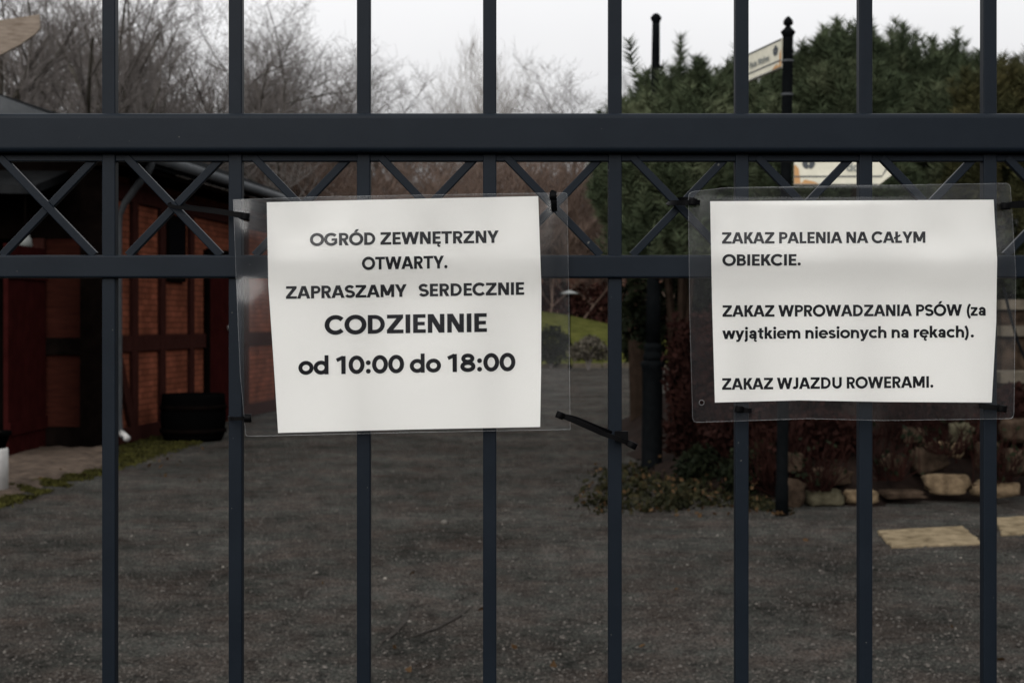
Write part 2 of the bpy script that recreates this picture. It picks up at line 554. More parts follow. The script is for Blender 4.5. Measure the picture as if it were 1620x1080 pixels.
# ------------------------------------------------------------------ bare trees
def grow(seed, height, levels=5, spread=.55, kids=(5, 6, 6, 5), trunk_r=None, multi=1, upright=.25, twig=.007):
    r = random.Random(seed)
    segs = []                                     # (p0, p1, r0, r1, level)

    def branch(p, d, ln, rad, lv):
        n = 5 if lv == 0 else (4 if lv < 3 else 3)
        q, dr = p, d
        nodes = [(p, d, rad)]
        for i in range(n):
            dr = (dr + Vector((r.gauss(0, .13), r.gauss(0, .13), r.gauss(0, .10) + upright * .25 * (lv > 0)))).normalized()
            q2 = q + dr * ln / n
            r1 = rad * (1 - .62 * (i + 1) / n) if lv < levels - 1 else rad * (1 - .5 * (i + 1) / n)
            segs.append((q, q2, nodes[-1][2], max(r1, twig * .6), lv))
            nodes.append((q2, dr, max(r1, twig * .6))); q = q2
        if lv >= levels - 1:
            return
        k = kids[min(lv, len(kids) - 1)]
        for j in range(k):
            t = (.30 if lv == 0 else .15) + (.70 if lv == 0 else .85) * (j + r.random()) / k
            i = min(n, max(1, int(t * n + .5)))
            bp, bd, br = nodes[i]
            ax = Vector((r.gauss(0, 1), r.gauss(0, 1), r.gauss(0, .35))).normalized()
            nd = (bd * (1 - spread) + ax * spread + Vector((0, 0, upright))).normalized()
            branch(bp, nd, ln * r.uniform(.42, .66) * (1.15 - .45 * t), max(br * r.uniform(.5, .75), twig), lv + 1)

    for k in range(multi):
        a = 2 * math.pi * (k + r.random() * .5) / max(1, multi)
        lean = Vector((math.cos(a), math.sin(a), 0)) * (.28 if multi > 1 else .03)
        base = Vector((math.cos(a), math.sin(a), 0)) * (.25 if multi > 1 else 0)
        hh = height * (r.uniform(.75, 1.0) if multi > 1 else 1)
        branch(base, (Vector((0, 0, 1)) + lean).normalized(), hh * .72, (trunk_r or height * .013) * (.6 if multi > 1 else 1), 0)
    return segs


def seg_arrays(segs, sides=3):
    p0 = np.array([s[0] for s in segs]); p1 = np.array([s[1] for s in segs])
    r0 = np.array([s[2] for s in segs]); r1 = np.array([s[3] for s in segs])
    d = p1 - p0; d /= np.linalg.norm(d, axis=1)[:, None] + 1e-9
    ref = np.where(np.abs(d[:, 2:3]) < .9, np.array([[0, 0, 1.0]]), np.array([[1.0, 0, 0]]))
    s = np.cross(d, ref); s /= np.linalg.norm(s, axis=1)[:, None]
    u = np.cross(s, d)
    rings = []
    for P0, RR in ((p0, r0), (p1, r1)):
        for k in range(sides):
            a = 2 * math.pi * k / sides
            rings.append(P0 + (s * math.cos(a) + u * math.sin(a)) * RR[:, None])
    v = np.stack(rings, 1).reshape(-1, 3)
    b = (np.arange(len(segs)) * 2 * sides)[:, None]
    fs = [b + np.array([[k, (k + 1) % sides, sides + (k + 1) % sides, sides + k]]) for k in range(sides)]
    return v, np.concatenate(fs)


def bare_tree(name, segs, m, label, cat, loc, split=2, group=None, scale=1.0):
    o = thing(name, label, cat, (0, 0, 0), group)
    big = [s for s in segs if s[4] < split]
    small = [s for s in segs if s[4] >= split]
    np_mesh('trunk', *seg_arrays(big, 6), M_trunk if m is M_bark else m, o)
    np_mesh('crown', *seg_arrays(small, 3), m, o)
    o.location = loc
    o.scale = (scale,) * 3
    return o


def dup(o, label, loc, rz, s, m=None):
    c = o.copy(); COL.objects.link(c)
    c.location = loc; c.rotation_euler = (0, 0, rz); c.scale = s if hasattr(s, '__len__') else (s,) * 3
    c['label'] = label
    for ch in o.children:
        k = ch.copy()
        COL.objects.link(k); k.parent = c
    return c


def top_scale(py, d, proto_h):
    return (CAMH + (HY - py) / F * d) / proto_h


GT = 'bare trees behind the yard'
protoA = bare_tree('bare_tree', grow(3, 12, 5, .50, (9, 7, 6, 5), upright=.22, trunk_r=.20, twig=.0052), M_bark,
                   'tall bare grey tree at far left behind the wooden roof board', 'tree', (0, 0, 0), group=GT)
protoB = bare_tree('bare_tree', grow(8, 12, 5, .62, (13, 9, 7, 5), upright=.17, twig=.0052, trunk_r=.17), M_bark,
                   'bare tree with rounded brown crown, its right edge standing against white sky', 'tree', (0, 0, 0), group=GT)
protoC = bare_tree('birch_tree', grow(14, 12, 5, .50, (8, 6, 5, 4), upright=.24, trunk_r=.05, multi=2, twig=.0042), M_birch,
                   'pale feathery bare birch rising left of the fourth gate bar', 'tree', (0, 0, 0), group=GT)
protoD = bare_tree('bare_shrub', grow(21, 7, 4, .55, (12, 9, 7), upright=.28, trunk_r=.05, multi=5), M_bark2,
                   'reddish bare thicket bush behind the left notice, farthest left of its row', 'shrub', (0, 0, 0), group='reddish bare thicket bushes')
HA = 11.5; HB = 11.5; HC = 11.0; HD = 6.6


def put(proto, h, px, ytop, d, rz, label, wide=1.0, first=False):
    s = top_scale(ytop, d, h)
    loc = ((px - CX) / F * d, d, 0)
    if first:
        proto.location = loc; proto.rotation_euler = (0, 0, rz); proto.scale = (s * wide, s * wide, s); proto['label'] = label
        return proto
    return dup(proto, label, loc, rz, (s * wide, s * wide, s))


put(protoA, HA, 25, -90, 48, .3, 'tall bare grey tree at far left behind the wooden roof board', 1.0, True)
put(protoA, HA, 118, -70, 52, 2.1, 'tall bare tree between the wooden roof board and the leftmost gate bar', 1.0)
put(protoB, HB, 205, -50, 55, 1.2, 'tall bare brown tree just right of the leftmost gate bar', .9)
put(protoA, HA, 270, 40, 58, 4.0, 'bare tree midway between the two leftmost gate bars', .8)
put(protoB, HB, 350, 8, 60, 5.2, 'bare upright tree just left of the second gate bar', .7)
put(protoB, HB, 425, 15, 56, .4, 'bare tree with rounded brown crown, its right edge standing against white sky', .85, True)
put(protoA, HA, 75, -20, 66, 5.0, 'darker bare tree further back behind the leftmost trees', 1.1)
put(protoB, HB, 235, 30, 72, 3.3, 'bare tree further back, filling between the two leftmost gate bars', 1.1)
put(protoB, HB, 380, 70, 76, 2.0, 'bare tree further back, half hidden by the second gate bar', 1.1)
put(protoB, HB, 480, 105, 84, 1.0, 'low bare tree sloping down toward the third gate bar', 1.1)
put(protoB, HB, 630, 128, 80, 2.6, 'small dark round-topped bare tree right of the third gate bar', 1.0)
put(protoB, HB, 545, 140, 95, .2, 'low distant bare tree half hidden by the third gate bar', 1.2)
put(protoC, HC, 705, 82, 78, .5, 'pale feathery bare birch rising left of the fourth gate bar', .75, True)
put(protoC, HC, 760, 78, 84, 2.2, 'pale birch half hidden behind the fourth gate bar', .7)
put(protoC, HC, 825, 98, 82, 3.7, 'pale bare birch right of the fourth gate bar', .9)
put(protoB, HB, 893, 112, 74, 4.4, 'low fan-shaped bare tree left of the fifth gate bar', .9)

put(protoA, HA, 165, -60, 62, 1.4, 'bare tree behind the leftmost gate bar, further back than its neighbours', .9)
put(protoB, HB, 60, -40, 74, 3.9, 'bare tree far back near the wooden roof board, showing between nearer trunks', 1.0)
put(protoA, HA, 318, 78, 70, 2.9, 'slim bare tree further back just left of the second gate bar', .8)
put(protoB, HB, 455, 70, 66, 4.6, 'bare tree behind the rounded brown crown right of the second gate bar', .9)

GS = 'reddish bare thicket bushes'
put(protoD, HD, 250, 232, 62, .2, 'reddish bare bush behind the shed eave, leftmost of its row', 1.3, True)
for i, (px, yt, d, rz, lb) in enumerate([
        (330, 215, 64, 1.0, 'reddish bare bush above the shed eave, left of the second gate bar'),
        (430, 215, 66, 2.0, 'reddish bare bush just right of the second gate bar'),
        (520, 205, 63, 3.1, 'reddish bare bush left of the third gate bar above the left notice'),
        (610, 210, 66, 4.2, 'reddish bare bush right of the third gate bar above the left notice'),
        (700, 205, 62, 5.3, 'reddish bare bush left of the fourth gate bar above the left notice'),
        (790, 205, 66, .7, 'reddish bare bush just right of the fourth gate bar above the left notice'),
        (870, 215, 64, 1.9, 'reddish bare bush above the top right corner of the left notice'),
        (940, 240, 67, 2.8, 'reddish bare bush beside the dark pine, rightmost of its row')]):
    put(protoD, HD, px, yt, d, rz, lb, 1.3)

# far wood behind everything: one uncountable mass of stems and twigs
n = 9000
x = rng.uniform(-52, 14, n); y = rng.uniform(96, 116, n)
h = 9.5 + 2.0 * np.sin(x * .35) + 1.2 * np.sin(x * .9 + 1) + rng.normal(0, .8, n)
h = np.where(x > 4, h * .93, h)
z0 = rng.uniform(0, .75, n) * h
ln = rng.uniform(.8, 3.2, n)
d = np.stack([rng.normal(0, .33, n), rng.normal(0, .2, n), np.ones(n)], 1)
p0 = np.stack([x, y, z0], 1); p1 = p0 + d * ln[:, None]
segs = [(Vector(a), Vector(b), w, w * .5, 0) for a, b, w in zip(p0, p1, rng.uniform(.015, .055, n))]
kind(np_mesh('far_woods', *seg_arrays(segs, 3), M_bark2), 'stuff')

# ------------------------------------------------------------------ things behind the yard
hedge = thing('red_hedge', 'dark red clipped hedge running along behind the green lawn', 'hedge', (3.2, 64, 1.2))
hp = np.stack([rng.uniform(-6, 6.2, 9000), rng.uniform(64, 65.2, 9000), rng.uniform(.6, 3.05, 9000) + .12 * np.sin(rng.uniform(0, 6, 9000))], 1)
v, f = cards(hp, .16)
np_mesh('foliage', v, f, M_redhedge, hedge)

bld = thing('brick_building', 'far brown brick building glimpsed above the red hedge', 'building', (3.0, 76, 0))
b = MB(); b.box((3.0, 78, 2.2), (9.0, 4.0, 4.6)); b.build('wall', M_farwall, bld)
b = MB(); b.add([(-1.9, 75.6, 4.45), (7.9, 75.6, 4.45), (7.9, 78, 5.3), (-1.9, 78, 5.3), (-1.9, 80.4, 4.45), (7.9, 80.4, 4.45)],
                [(0, 1, 2, 3), (3, 2, 5, 4), (0, 3, 4), (1, 5, 2)])
b.build('roof', M_roof, bld)
for wx in (P(958, 460, 76).x, P(905, 460, 76).x - 1.2):
    b = MB(); b.box((wx, 75.985, 3.15), (.5, .06, 1.3)); fr = b.build('window', M_black, bld)
    b = MB(); b.box((wx, 75.95, 3.15), (.38, .02, 1.18)); b.build('pane', M_glass_dark, fr)

lamp = thing('path_lantern', 'pale mushroom-shaped path lantern standing before the red hedge', 'lantern', (P(901, 470, 49).x, 49, 0))
lx = P(901, 470, 49).x; lz = P(901, 464, 49).z
b = MB(); b.lathe((lx, 49, 0), [(.05, 0), (.05, .12), (.028, .14), (.026, lz - .1), (.06, lz - .08), (.06, lz)], 10); b.build('pole', M_post, lamp, True)
b = MB(); b.lathe((lx, 49, lz - .02), [(.29, 0), (.30, .02), (.22, .05), (.12, .085), (.05, .11), (.02, .12)], 20); b.build('lamp_shade', M_lamp, lamp, True)


def round_bush(name, label, px, py, d, r, n, size, m, cat='shrub', group=None, extra=None):
    c = P(px, py, d)
    o = thing(name, label, cat, (c.x, c.y, max(0, c.z - r[2])), group)
    bl = [((c.x, c.y, c.z), r)]
    if extra:
        bl += extra
    card_bush('foliage', bl, n, size, m, o, 0.0)
    st = MB()
    for k in range(5):
        a = k * 1.3
        st.tube([(c.x, c.y, 0), (c.x + .3 * r[0] * math.cos(a), c.y + .3 * r[1] * math.sin(a), c.z * .6),
                 (c.x + .6 * r[0] * math.cos(a), c.y + .6 * r[1] * math.sin(a), c.z)], [.03, .02, .01], 5)
    st.build('stem', M_bark, o)
    return o


M_greybush = mat('grey_brown_bush', (.030, .026, .018), .9, .1, (.085, .075, .06), 6)
round_bush('round_bush', 'low round grey-brown bush on the lawn edge between notice and gate bar', 931, 552, 47.5, (.42, .40, .36), 1900, .07, M_greybush, extra=[(tuple(P(912, 558, 47.3)), (.26, .3, .26)), (tuple(P(950, 556, 47.6)), (.28, .3, .30)), (tuple(P(936, 538, 47.6)), (.30, .3, .16))])
round_bush('round_bush', 'dark green round bush on the lawn seen through the left notice\'s plastic', 872, 545, 50, (.62, .5, .62), 1500, .09, M_yew)
round_bush('spreading_conifer', 'dark layered spreading conifer just left of the iron lamp post', 1006, 522, 45, (.55, .6, 1.0), 2600, .11, M_yew,
           extra=[(tuple(P(1012, 480, 45)), (.55, .5, .28)), (tuple(P(1000, 510, 44.6)), (.45, .5, .22)), (tuple(P(1012, 550, 44.8)), (.55, .5, .3))])

# ------------------------------------------------------------------ pines on the right
def pine(label, px, ytop, d, hw, m, seed, nplume=820, needles=120, low=.35, nshoot=3, tk=1.0):
    rr = np.random.default_rng(seed)
    c = P(px, HY, d)
    ztop = P(px, ytop, d).z
    rx = hw / F * d
    o = thing('mugo_pine', label, 'pine tree', (c.x, d, 0), 'dark bushy pines behind the finger post')
    st = MB()
    for k in range(5):
        a = k * 1.26 + seed
        e = Vector((c.x + rx * .45 * math.cos(a), d + rx * .35 * math.sin(a), ztop * .72))
        st.tube([(c.x, d, 0), (c.x + (e.x - c.x) * .35, d + (e.y - d) * .35, ztop * .35), e], [.11 * tk, .07 * tk, .03 * tk], 6)
    st.build('trunk', M_pinebark, o)
    # crown envelope: a broad dome whose roof is broken into shoots of different height
    ph = rr.uniform(0, 6.28, 6)

    def roof_z(q, a):
        x_, y_ = q * math.cos(a), q * math.sin(a)
        w_ = .5 + .5 * math.sin(4.2 * x_ + ph[0]) * math.sin(3.7 * y_ + ph[1])
        w_ = .6 * w_ + .4 * (.5 + .5 * math.sin(9.1 * x_ + 3 * y_ + ph[2]) * math.sin(8.3 * y_ + ph[3]))
        return ztop * (1 - .13 * q ** 3) - (.55 * (1 - w_) if q > .10 else 0) - .40

    base, dirs = [], []
    for i in range(nplume):
        a = rr.uniform(0, 6.28); q = rr.uniform() ** .5
        top = roof_z(q, a)
        if rr.uniform() < .36:
            z = top - abs(rr.normal(0, .16))
        else:
            z = low + (top - low) * rr.uniform() ** .62
            if rr.uniform() < .7:
                q = max(q, rr.uniform(.7, 1.0))
        q *= 1.0 if z > low + .8 else .8
        base.append((c.x + rx * q * math.cos(a), d + rx * .85 * q * math.sin(a), z))
        out = np.array([math.cos(a), math.sin(a), 0]) * (.75 * q) * (1 if z < top - .5 else .35)
        dd = out + np.array([0, 0, 1.0]) + rr.normal(0, .14, 3)
        dirs.append(dd / np.linalg.norm(dd))
    if nshoot:
        for i in range(nshoot):
            a = rr.uniform(0, 6.28); q = rr.uniform(0, .75)
            zt = roof_z(q, a)
            for kk in range(2):
                base.append((c.x + rx * q * math.cos(a), d + rx * .85 * q * math.sin(a), zt - .05 + .10 * kk))
                dirs.append(np.array([.04, 0, 1.0]))
    nplume = len(base)
    base = np.array(base); dirs = np.array(dirs)
    ln = rr.uniform(.24, .42, nplume)
    k = needles
    N = nplume * k
    b = np.repeat(base, k, 0); dr = np.repeat(dirs, k, 0); L = np.repeat(ln, k)
    t = rr.uniform(0, 1, N)
    q = b + dr * (t * L)[:, None]
    e = rr.normal(size=(N, 3)); e -= dr * (e * dr).sum(1)[:, None]; e /= np.linalg.norm(e, axis=1)[:, None]
    nd = e * (.85 - .12 * t)[:, None] + dr * (.45 + .22 * t)[:, None]
    tip = q + nd * (rr.uniform(.11, .185, N) * (1 - .22 * t))[:, None]
    w = np.cross(nd, rr.normal(size=(N, 3))); w /= np.linalg.norm(w, axis=1)[:, None]; w *= .0062
    v = np.stack([q - w, q + w, tip], 1).reshape(-1, 3)
    np_mesh('crown', v, np.arange(3 * N).reshape(N, 3), m, o)
    return o


pine('dark green pine behind the iron lamp post, left edge of the pine group', 1074, 62, 15.5, 92, M_needle, 1, 700, low=1.9, tk=.45)
pine('dark green pine between the lamp post and the finger post', 1158, 72, 18.8, 80, M_needle, 2)
pine('tallest dark pine just right of the finger post', 1325, 6, 17.6, 100, M_needle, 3, 1000)
pine('dark pine right of the seventh gate bar with two upright shoots', 1425, 22, 18.4, 92, M_needle, 4)
pine('lower dark pine left of the rightmost gate bar', 1515, 48, 18.0, 92, M_needle, 5)
pine('olive brown-tinged pine at the right edge behind the rightmost gate bar', 1608, 58, 17.4, 100, M_needle2, 6)
pine('lower dark pine hiding behind the finger post', 1238, 72, 19.6, 95, M_needle, 9)
pine('dark pine whose low skirt spreads behind the fifth gate bar', 1010, 118, 20.5, 58, M_needle, 12, 420, low=2.1)

# ------------------------------------------------------------------ planted bank, shrubs, rockery
def bank_fn(u, v):
    y0 = 12.55
    xx = 1.30 + 8.0 * u
    yy = y0 + 9.0 * v + .25 * math.sin(xx * 1.7)
    t = min(1, v / .22)
    zz = -.05 + 1.05 * (t * t * (3 - 2 * t)) * min(1.0, max(.0, (xx - 1.3) / 1.6)) + .05 * math.sin(xx * 5 + yy * 3)
    return (xx, yy, zz)


kind(sheet('planting_bank', bank_fn, 60, 40, M_soil), 'structure')


def twig_bush(name, label, blobs, n, m, leafm, nleaf, size, cat='shrub', group=None):
    c = blobs[0][0]
    o = thing(name, label, cat, (c[0], c[1], 0), group)
    segs = []
    for i in range(n):
        bl = blobs[i % len(blobs)]
        a = rng.uniform(0, 6.28); q = rng.uniform() ** .5
        root = Vector((bl[0][0] + bl[1][0] * .35 * q * math.cos(a), bl[0][1] + bl[1][1] * .35 * q * math.sin(a), max(0, bl[0][2] - bl[1][2])))
        tip = Vector((bl[0][0] + bl[1][0] * q * math.cos(a), bl[0][1] + bl[1][1] * q * math.sin(a), bl[0][2] + bl[1][2] * rng.uniform(-.2, 1.05)))
        mid = (root + tip) / 2 + Vector(rng.normal(0, .06, 3))
        segs += [(root, mid, .006, .005, 0), (mid, tip, .005, .003, 0)]
    np_mesh('stem', *seg_arrays(segs, 3), m, o)
    card_bush('foliage', blobs, nleaf, size, leafm, o, 0.0)
    return o


def B(px, py, d, rx, rz, ry=None):
    return (tuple(P(px, py, d)), (rx, ry or rx * .8, rz))


twig_bush('barberry_bush', 'dark red twiggy bush right beside the iron lamp post', [B(1108, 590, 14.9, .36, .62), B(1112, 680, 14.8, .38, .44)], 420, M_red, M_red, 5200, .045)
twig_bush('barberry_bush', 'dark red twiggy bush left of the finger post under the right notice', [B(1165, 620, 14.2, .45, .62), B(1190, 690, 13.6, .42, .38)], 420, M_red, M_red, 5200, .045)
twig_bush('barberry_bush', 'dark red bush right of the finger post above the rockery stones', [B(1300, 640, 14.0, .55, .55), B(1300, 690, 13.3, .42, .22)], 420, M_red, M_red, 5200, .045)
twig_bush('barberry_bush', 'dark red bush behind the lower right of the right notice', [B(1450, 600, 14.4, .65, .5), B(1420, 650, 13.9, .5, .3)], 420, M_red, M_red, 5000, .045)
twig_bush('evergreen_bush', 'low blackish evergreen bush between lamp post foot and right notice', [B(1140, 742, 13.8, .42, .26), B(1195, 750, 13.2, .32, .26)], 160, M_black, M_yew, 4200, .04)
twig_bush('evergreen_bush', 'blackish evergreen bush filling under the pines behind the right notice', [B(1200, 470, 16.6, .9, .7), B(1330, 470, 16.6, .9, .8), B(1480, 450, 16.6, 1.0, .9), B(1060, 470, 17.2, .6, .7)], 200, M_black, M_yew, 14000, .07)
twig_bush('barberry_bush', 'dark red bush at the right edge beside the stone steps', [B(1600, 650, 13.7, .25, .22)], 160, M_red, M_red, 1800, .045)

twig_bush('dry_twig_mat', 'mat of dry dark red twigs sprawling over the rockery bank', [B(1310, 705, 13.25, .5, .28, .2), B(1400, 690, 13.4, .5, .30, .2), B(1480, 680, 13.5, .5, .28, .2), B(1570, 680, 13.5, .5, .28, .2), B(1230, 725, 12.9, .3, .3, .2)], 700, M_red, M_red, 700, .03)

twig_bush('dry_twig_mat', 'thin dry twigs trailing over the front of the rockery stones', [B(1295, 730, 12.35, .30, .24, .10), B(1410, 712, 12.5, .30, .25, .10), B(1500, 690, 12.7, .3, .15, .10), B(1580, 715, 12.5, .30, .25, .10)], 170, M_red, M_yew, 220, .035)

# ivy and fallen leaves round the lamp post foot
n = 5200
t = rng.uniform(0, 1, n)
pxs = 925 + 315 * t
c0 = [G(a, 0 + b) for a, b in zip(pxs, 742 + 70 * rng.uniform(0, 1, n) ** .8)]
pts = np.array([(p.x, p.y, 0) for p in c0])
edge = 1 - np.abs((pxs - 1060) / 150) ** 3
cl_ = np.sin(pts[:, 0] * 7 + pts[:, 1] * 3) * np.sin(pts[:, 1] * 5 - pts[:, 0] * 2) + .6 * np.sin(pts[:, 0] * 17) * np.sin(pts[:, 1] * 13)
pts[:, 2] = rng.uniform(.005, .11, n) * np.clip(edge, .15, 1) * np.clip(.55 + .6 * cl_, .12, 1.3)
pts[:, :2] += rng.normal(0, .07, (n, 2))
keep = (rng.uniform(size=n) < np.clip(.62 + .5 * cl_, .12, 1)) & (pts[:, 1] > 11.95 + .35 * np.sin(pts[:, 0] * 4.1 + 1)) & ~((pxs < 985) & (rng.uniform(size=n) > (pxs - 900) / 110))
v, f = cards(pts[keep], .042, aspect=1.4, up=.4)
kind(np_mesh('ivy_ground_cover', v, f, M_ivy), 'stuff')
lp = []
for i in range(260):
    a = rng.uniform(915, 1260); b_ = rng.uniform(738, 822)
    p = G(a, b_); lp.append((p.x, p.y, .03 + (.14 * rng.uniform() if 960 < a < 1200 and b_ < 805 else 0)))
for i in range(16):
    p = G(rng.uniform(500, 1600), rng.uniform(800, 1075)); lp.append((p.x, p.y, .006))
v, f = cards(np.array(lp), .032, aspect=1.4, up=0)
kind(np_mesh('fallen_leaves', v, f, M_leaf), 'stuff')

# pale pebbles
pb = MB()
for i in range(22):
    a, b_ = rng.uniform(-100, 1720), 690 + 390 * rng.uniform() ** .7
    p = G(a, b_)
    if p.x < -3.5 and p.y > 13: continue
    r_ = rng.uniform(.005, .012) * (1.6 if rng.uniform() < .04 else 1)
    pb.lathe((p.x, p.y, -.002), [(r_ * .8, 0), (r_, r_ * .4), (r_ * .7, r_ * .9), (r_ * .2, r_ * 1.1)], 6)
p = G(703, 829); pb.lathe((p.x, p.y, -.002), [(.02, 0), (.027, .012), (.02, .03), (.006, .036)], 8)
kind(pb.build('pebbles', mat('pale_pebble', (.07, .064, .056), .9, .1, (.17, .155, .135), 3), None, True), 'stuff')


# loose grit lying on the yard
ng = 34000
gd = 5.6 + 15.0 * rng.uniform(size=ng) ** 1.5
gx = rng.uniform(-.36, .36, ng) * gd
okg = ~((gx < -3.9 + .05 * gd) & (gd > 12.5)) & ~((gx > .8) & (gd > 12.3))
gx, gd = gx[okg], gd[okg]; ng = len(gx)
gr = rng.uniform(.003, .0085, ng) * np.where(rng.uniform(size=ng) < .06, 1.7, 1)
octa = np.array([[1, 0, 0], [0, 1, 0], [-1, 0, 0], [0, -1, 0], [0, 0, .7], [0, 0, -.5]])
gv = octa[None] * gr[:, None, None] * rng.uniform(.7, 1.3, (ng, 6, 1)) + np.stack([gx, gd, gr * .25], 1)[:, None]
of = np.array([[0, 1, 4], [1, 2, 4], [2, 3, 4], [3, 0, 4]])
gf = (np.arange(ng)[:, None, None] * 6 + of[None]).reshape(-1, 3)
M_grit = mat('grey_grit', (.024, .021, .019), .95, .0, (.092, .083, .074), 37, detail=1, mid=(.052, .047, .042))
kind(np_mesh('gravel', gv.reshape(-1, 3), gf, M_grit), 'stuff')


# stones
def rock(name, label, x0, x1, y0, y1, d, m, seed, group, tilt=0.0, flat=.6):
    rr = np.random.default_rng(seed)
    c = P((x0 + x1) / 2, (y0 + y1) / 2, d)
    sx_, sz = (x1 - x0) / F * d, (y1 - y0) / F * d
    sy = max(.16, sx_ * flat)
    nu, nv = 20, 12
    vs = []
    for j in range(nv + 1):
        th = math.pi * j / nv
        for i in range(nu):
            ph = 2 * math.pi * i / nu
            q = np.array([math.sin(th) * math.cos(ph), math.sin(th) * math.sin(ph), math.cos(th)])
            q = np.sign(q) * np.abs(q) ** .45     # blocky
            q /= max(1.0, np.abs(q).max())
            nzs = 1 + .10 * math.sin(4 * q[0] + seed) * math.sin(3 * q[2] + 2 * seed) + .07 * math.sin(6 * q[2] + 2 * seed + 3 * q[1]) + .035 * rr.normal()
            vs.append(q * nzs * np.array([sx_ / 2, sy / 2, sz / 2]))
    rot = Matrix.Rotation(tilt, 3, 'Y') @ Matrix.Rotation(rr.uniform(-.2, .2), 3, 'Z')
    vs = [c + Vector((0, sy / 2, 0)) + rot @ Vector(q) for q in vs]
    fs = [(j * nu + i, j * nu + (i + 1) % nu, (j + 1) * nu + (i + 1) % nu, (j + 1) * nu + i) for j in range(nv) for i in range(nu)]
    o = thing_mesh(name, vs, fs, m, label, 'stone', group)
    return o


def thing_mesh(name, vs, fs, m, label, cat, group):
    base = Vector((sum(p.x for p in vs) / len(vs), sum(p.y for p in vs) / len(vs), min(p.z for p in vs)))
    me = bpy.data.meshes.new(name)
    me.from_pydata([tuple(p - base) for p in vs], [], fs)
    o = finish(name, me, m, None, True)
    o.location = base
    return tag(o, label, cat, group)


GR = 'rockery stones along the planted bank'
for i, (x0, x1, y0, y1, d, m, tl, lb) in enumerate([
    (1277, 1337, 775, 801, 12.35, M_stone_green, 0, 'greenish oblong stone at the bank foot, right of the finger post'),
    (1339, 1392, 776, 799, 12.4, M_stone_tan, 0, 'small ochre stone at the bank foot behind the seventh gate bar'),
    (1398, 1467, 777, 790, 12.5, M_stone_dim, 0, 'thin flat stone at the bank foot right of the seventh gate bar'),
    (1469, 1538, 752, 783, 12.6, M_stone_tan, 0, 'bright tan block stone left of the rightmost gate bar'),
    (1545, 1616, 762, 789, 12.5, M_stone_tan, 0, 'tan block stone half hidden by the rightmost gate bar'),
    (1506, 1542, 670, 704, 13.0, M_stone_green, 0, 'roundish grey-green stone high on the bank near the rightmost gate bar'),
    (1444, 1500, 704, 748, 12.9, M_stone_dim, -.35, 'slanting brown stone in the middle of the bank'),
    (1488, 1528, 700, 724, 12.95, M_stone_tan, .1, 'pale wedge stone touching the slanting brown stone'),
    (1432, 1466, 678, 704, 13.1, M_stone_dim, 0, 'grey stone high on the bank under the right notice'),
    (1244, 1272, 718, 748, 12.7, M_stone_dim, 0, 'rounded dull stone directly right of the finger post, upper one'),
    (1240, 1274, 760, 806, 12.3, M_stone_dim, .15, 'orange-brown upright stone at the finger post foot'),
    (1282, 1350, 742, 770, 12.6, M_stone_dim, 0, 'dull brown long stone resting above the greenish stone'),
    (1396, 1436, 720, 746, 12.8, M_stone_dim, .2, 'dull brown stone right of the seventh gate bar, middle of bank'),
    (1548, 1582, 700, 742, 12.9, M_stone_dim, .1, 'tall dull stone behind the rightmost gate bar'),
    (1588, 1640, 664, 702, 13.2, M_stone_dim, 0, 'grey dull stone at the right edge under the notice corner'),
    (1590, 1650, 712, 752, 12.9, M_stone_dim, 0, 'brown stone at the right edge, middle of the bank'),
]):
    rock('rockery_stone', lb, x0, x1, y0, y1, d, m, 30 + i, GR, tl)


def slab(label, quad, seed, h=.018):
    rr = np.random.default_rng(seed)
    c = [G(px, py, h) for px, py in quad]
    top = []
    n = 10
    for k in range(4):
        a, b_ = c[k], c[(k + 1) % 4]
        for i in range(n):
            q = a.lerp(b_, i / n)
            if i:
                q = q + Vector((rr.normal(0, .006), rr.normal(0, .010), 0))
            top.append(q)
    N_ = len(top)
    cen = sum(top, Vector()) / N_
    inn = [cen + (q - cen) * .975 for q in top]
    low = [Vector((q.x, q.y, -.01)) for q in top]
    mid = [Vector((q.x, q.y, h - .008)) for q in top]
    vs = inn + mid + low
    fs = [tuple(range(N_))]
    for a in (0, N_):
        fs += [(a + i, a + N_ + i, a + N_ + (i + 1) % N_, a + (i + 1) % N_) for i in range(N_)]
    o = thing_mesh('paving_slab', vs, fs, M_slab, label, 'paving slab', 'sandstone slabs in the gravel')
    me = o.data
    me.polygons.foreach_set('use_smooth', [False] * len(me.polygons))
    return o


slab('tan sandstone slab lying whole in the gravel between the two right gate bars', [(1388, 838), (1524, 831), (1553, 857), (1410, 863)], 1)
slab('tan sandstone slab cut by the right edge of view', [(1574, 818), (1672, 812), (1712, 836), (1584, 844)], 2)

steps = thing('stone_steps', 'pale stone steps climbing the bank at the right edge behind the notice', 'steps', (P(1660, 600, 14).x, 14, 0))
for i, (py, d) in enumerate(((604, 14.0), (530, 14.6), (488, 15.2))):
    a = P(1582, py, d); bq = P(1760, py, d)
    b = MB(); b.box(((a.x + bq.x) / 2, d + .3, a.z + .04), (bq.x - a.x, .66, .10)); b.build('tread', M_kerb, steps)
    b = MB(); b.box(((a.x + bq.x) / 2, d + .34, (a.z - .011) / 2), (bq.x - a.x - .06, .60, a.z - .011)); b.build('riser', M_stone_dim, steps)
hr = thing('handrail', 'thin black curved handrail beside the stone steps', 'handrail', tuple(G(1625, 800)))
b = MB(); b.tube([P(1588, 455, 14.0), P(1596, 490, 13.8), P(1610, 540, 13.6), P(1625, 575, 13.5), P(1630, 640, 13.45), P(1630, 780, 13.45)], .014, 8); b.build('rail', M_post, hr, True)

# ------------------------------------------------------------------ iron posts
def post_axis(px0, py0, px1, py1, d):
    a = P(px0, py0, d); b_ = P(px1, py1, d)
    return a, (b_ - a)


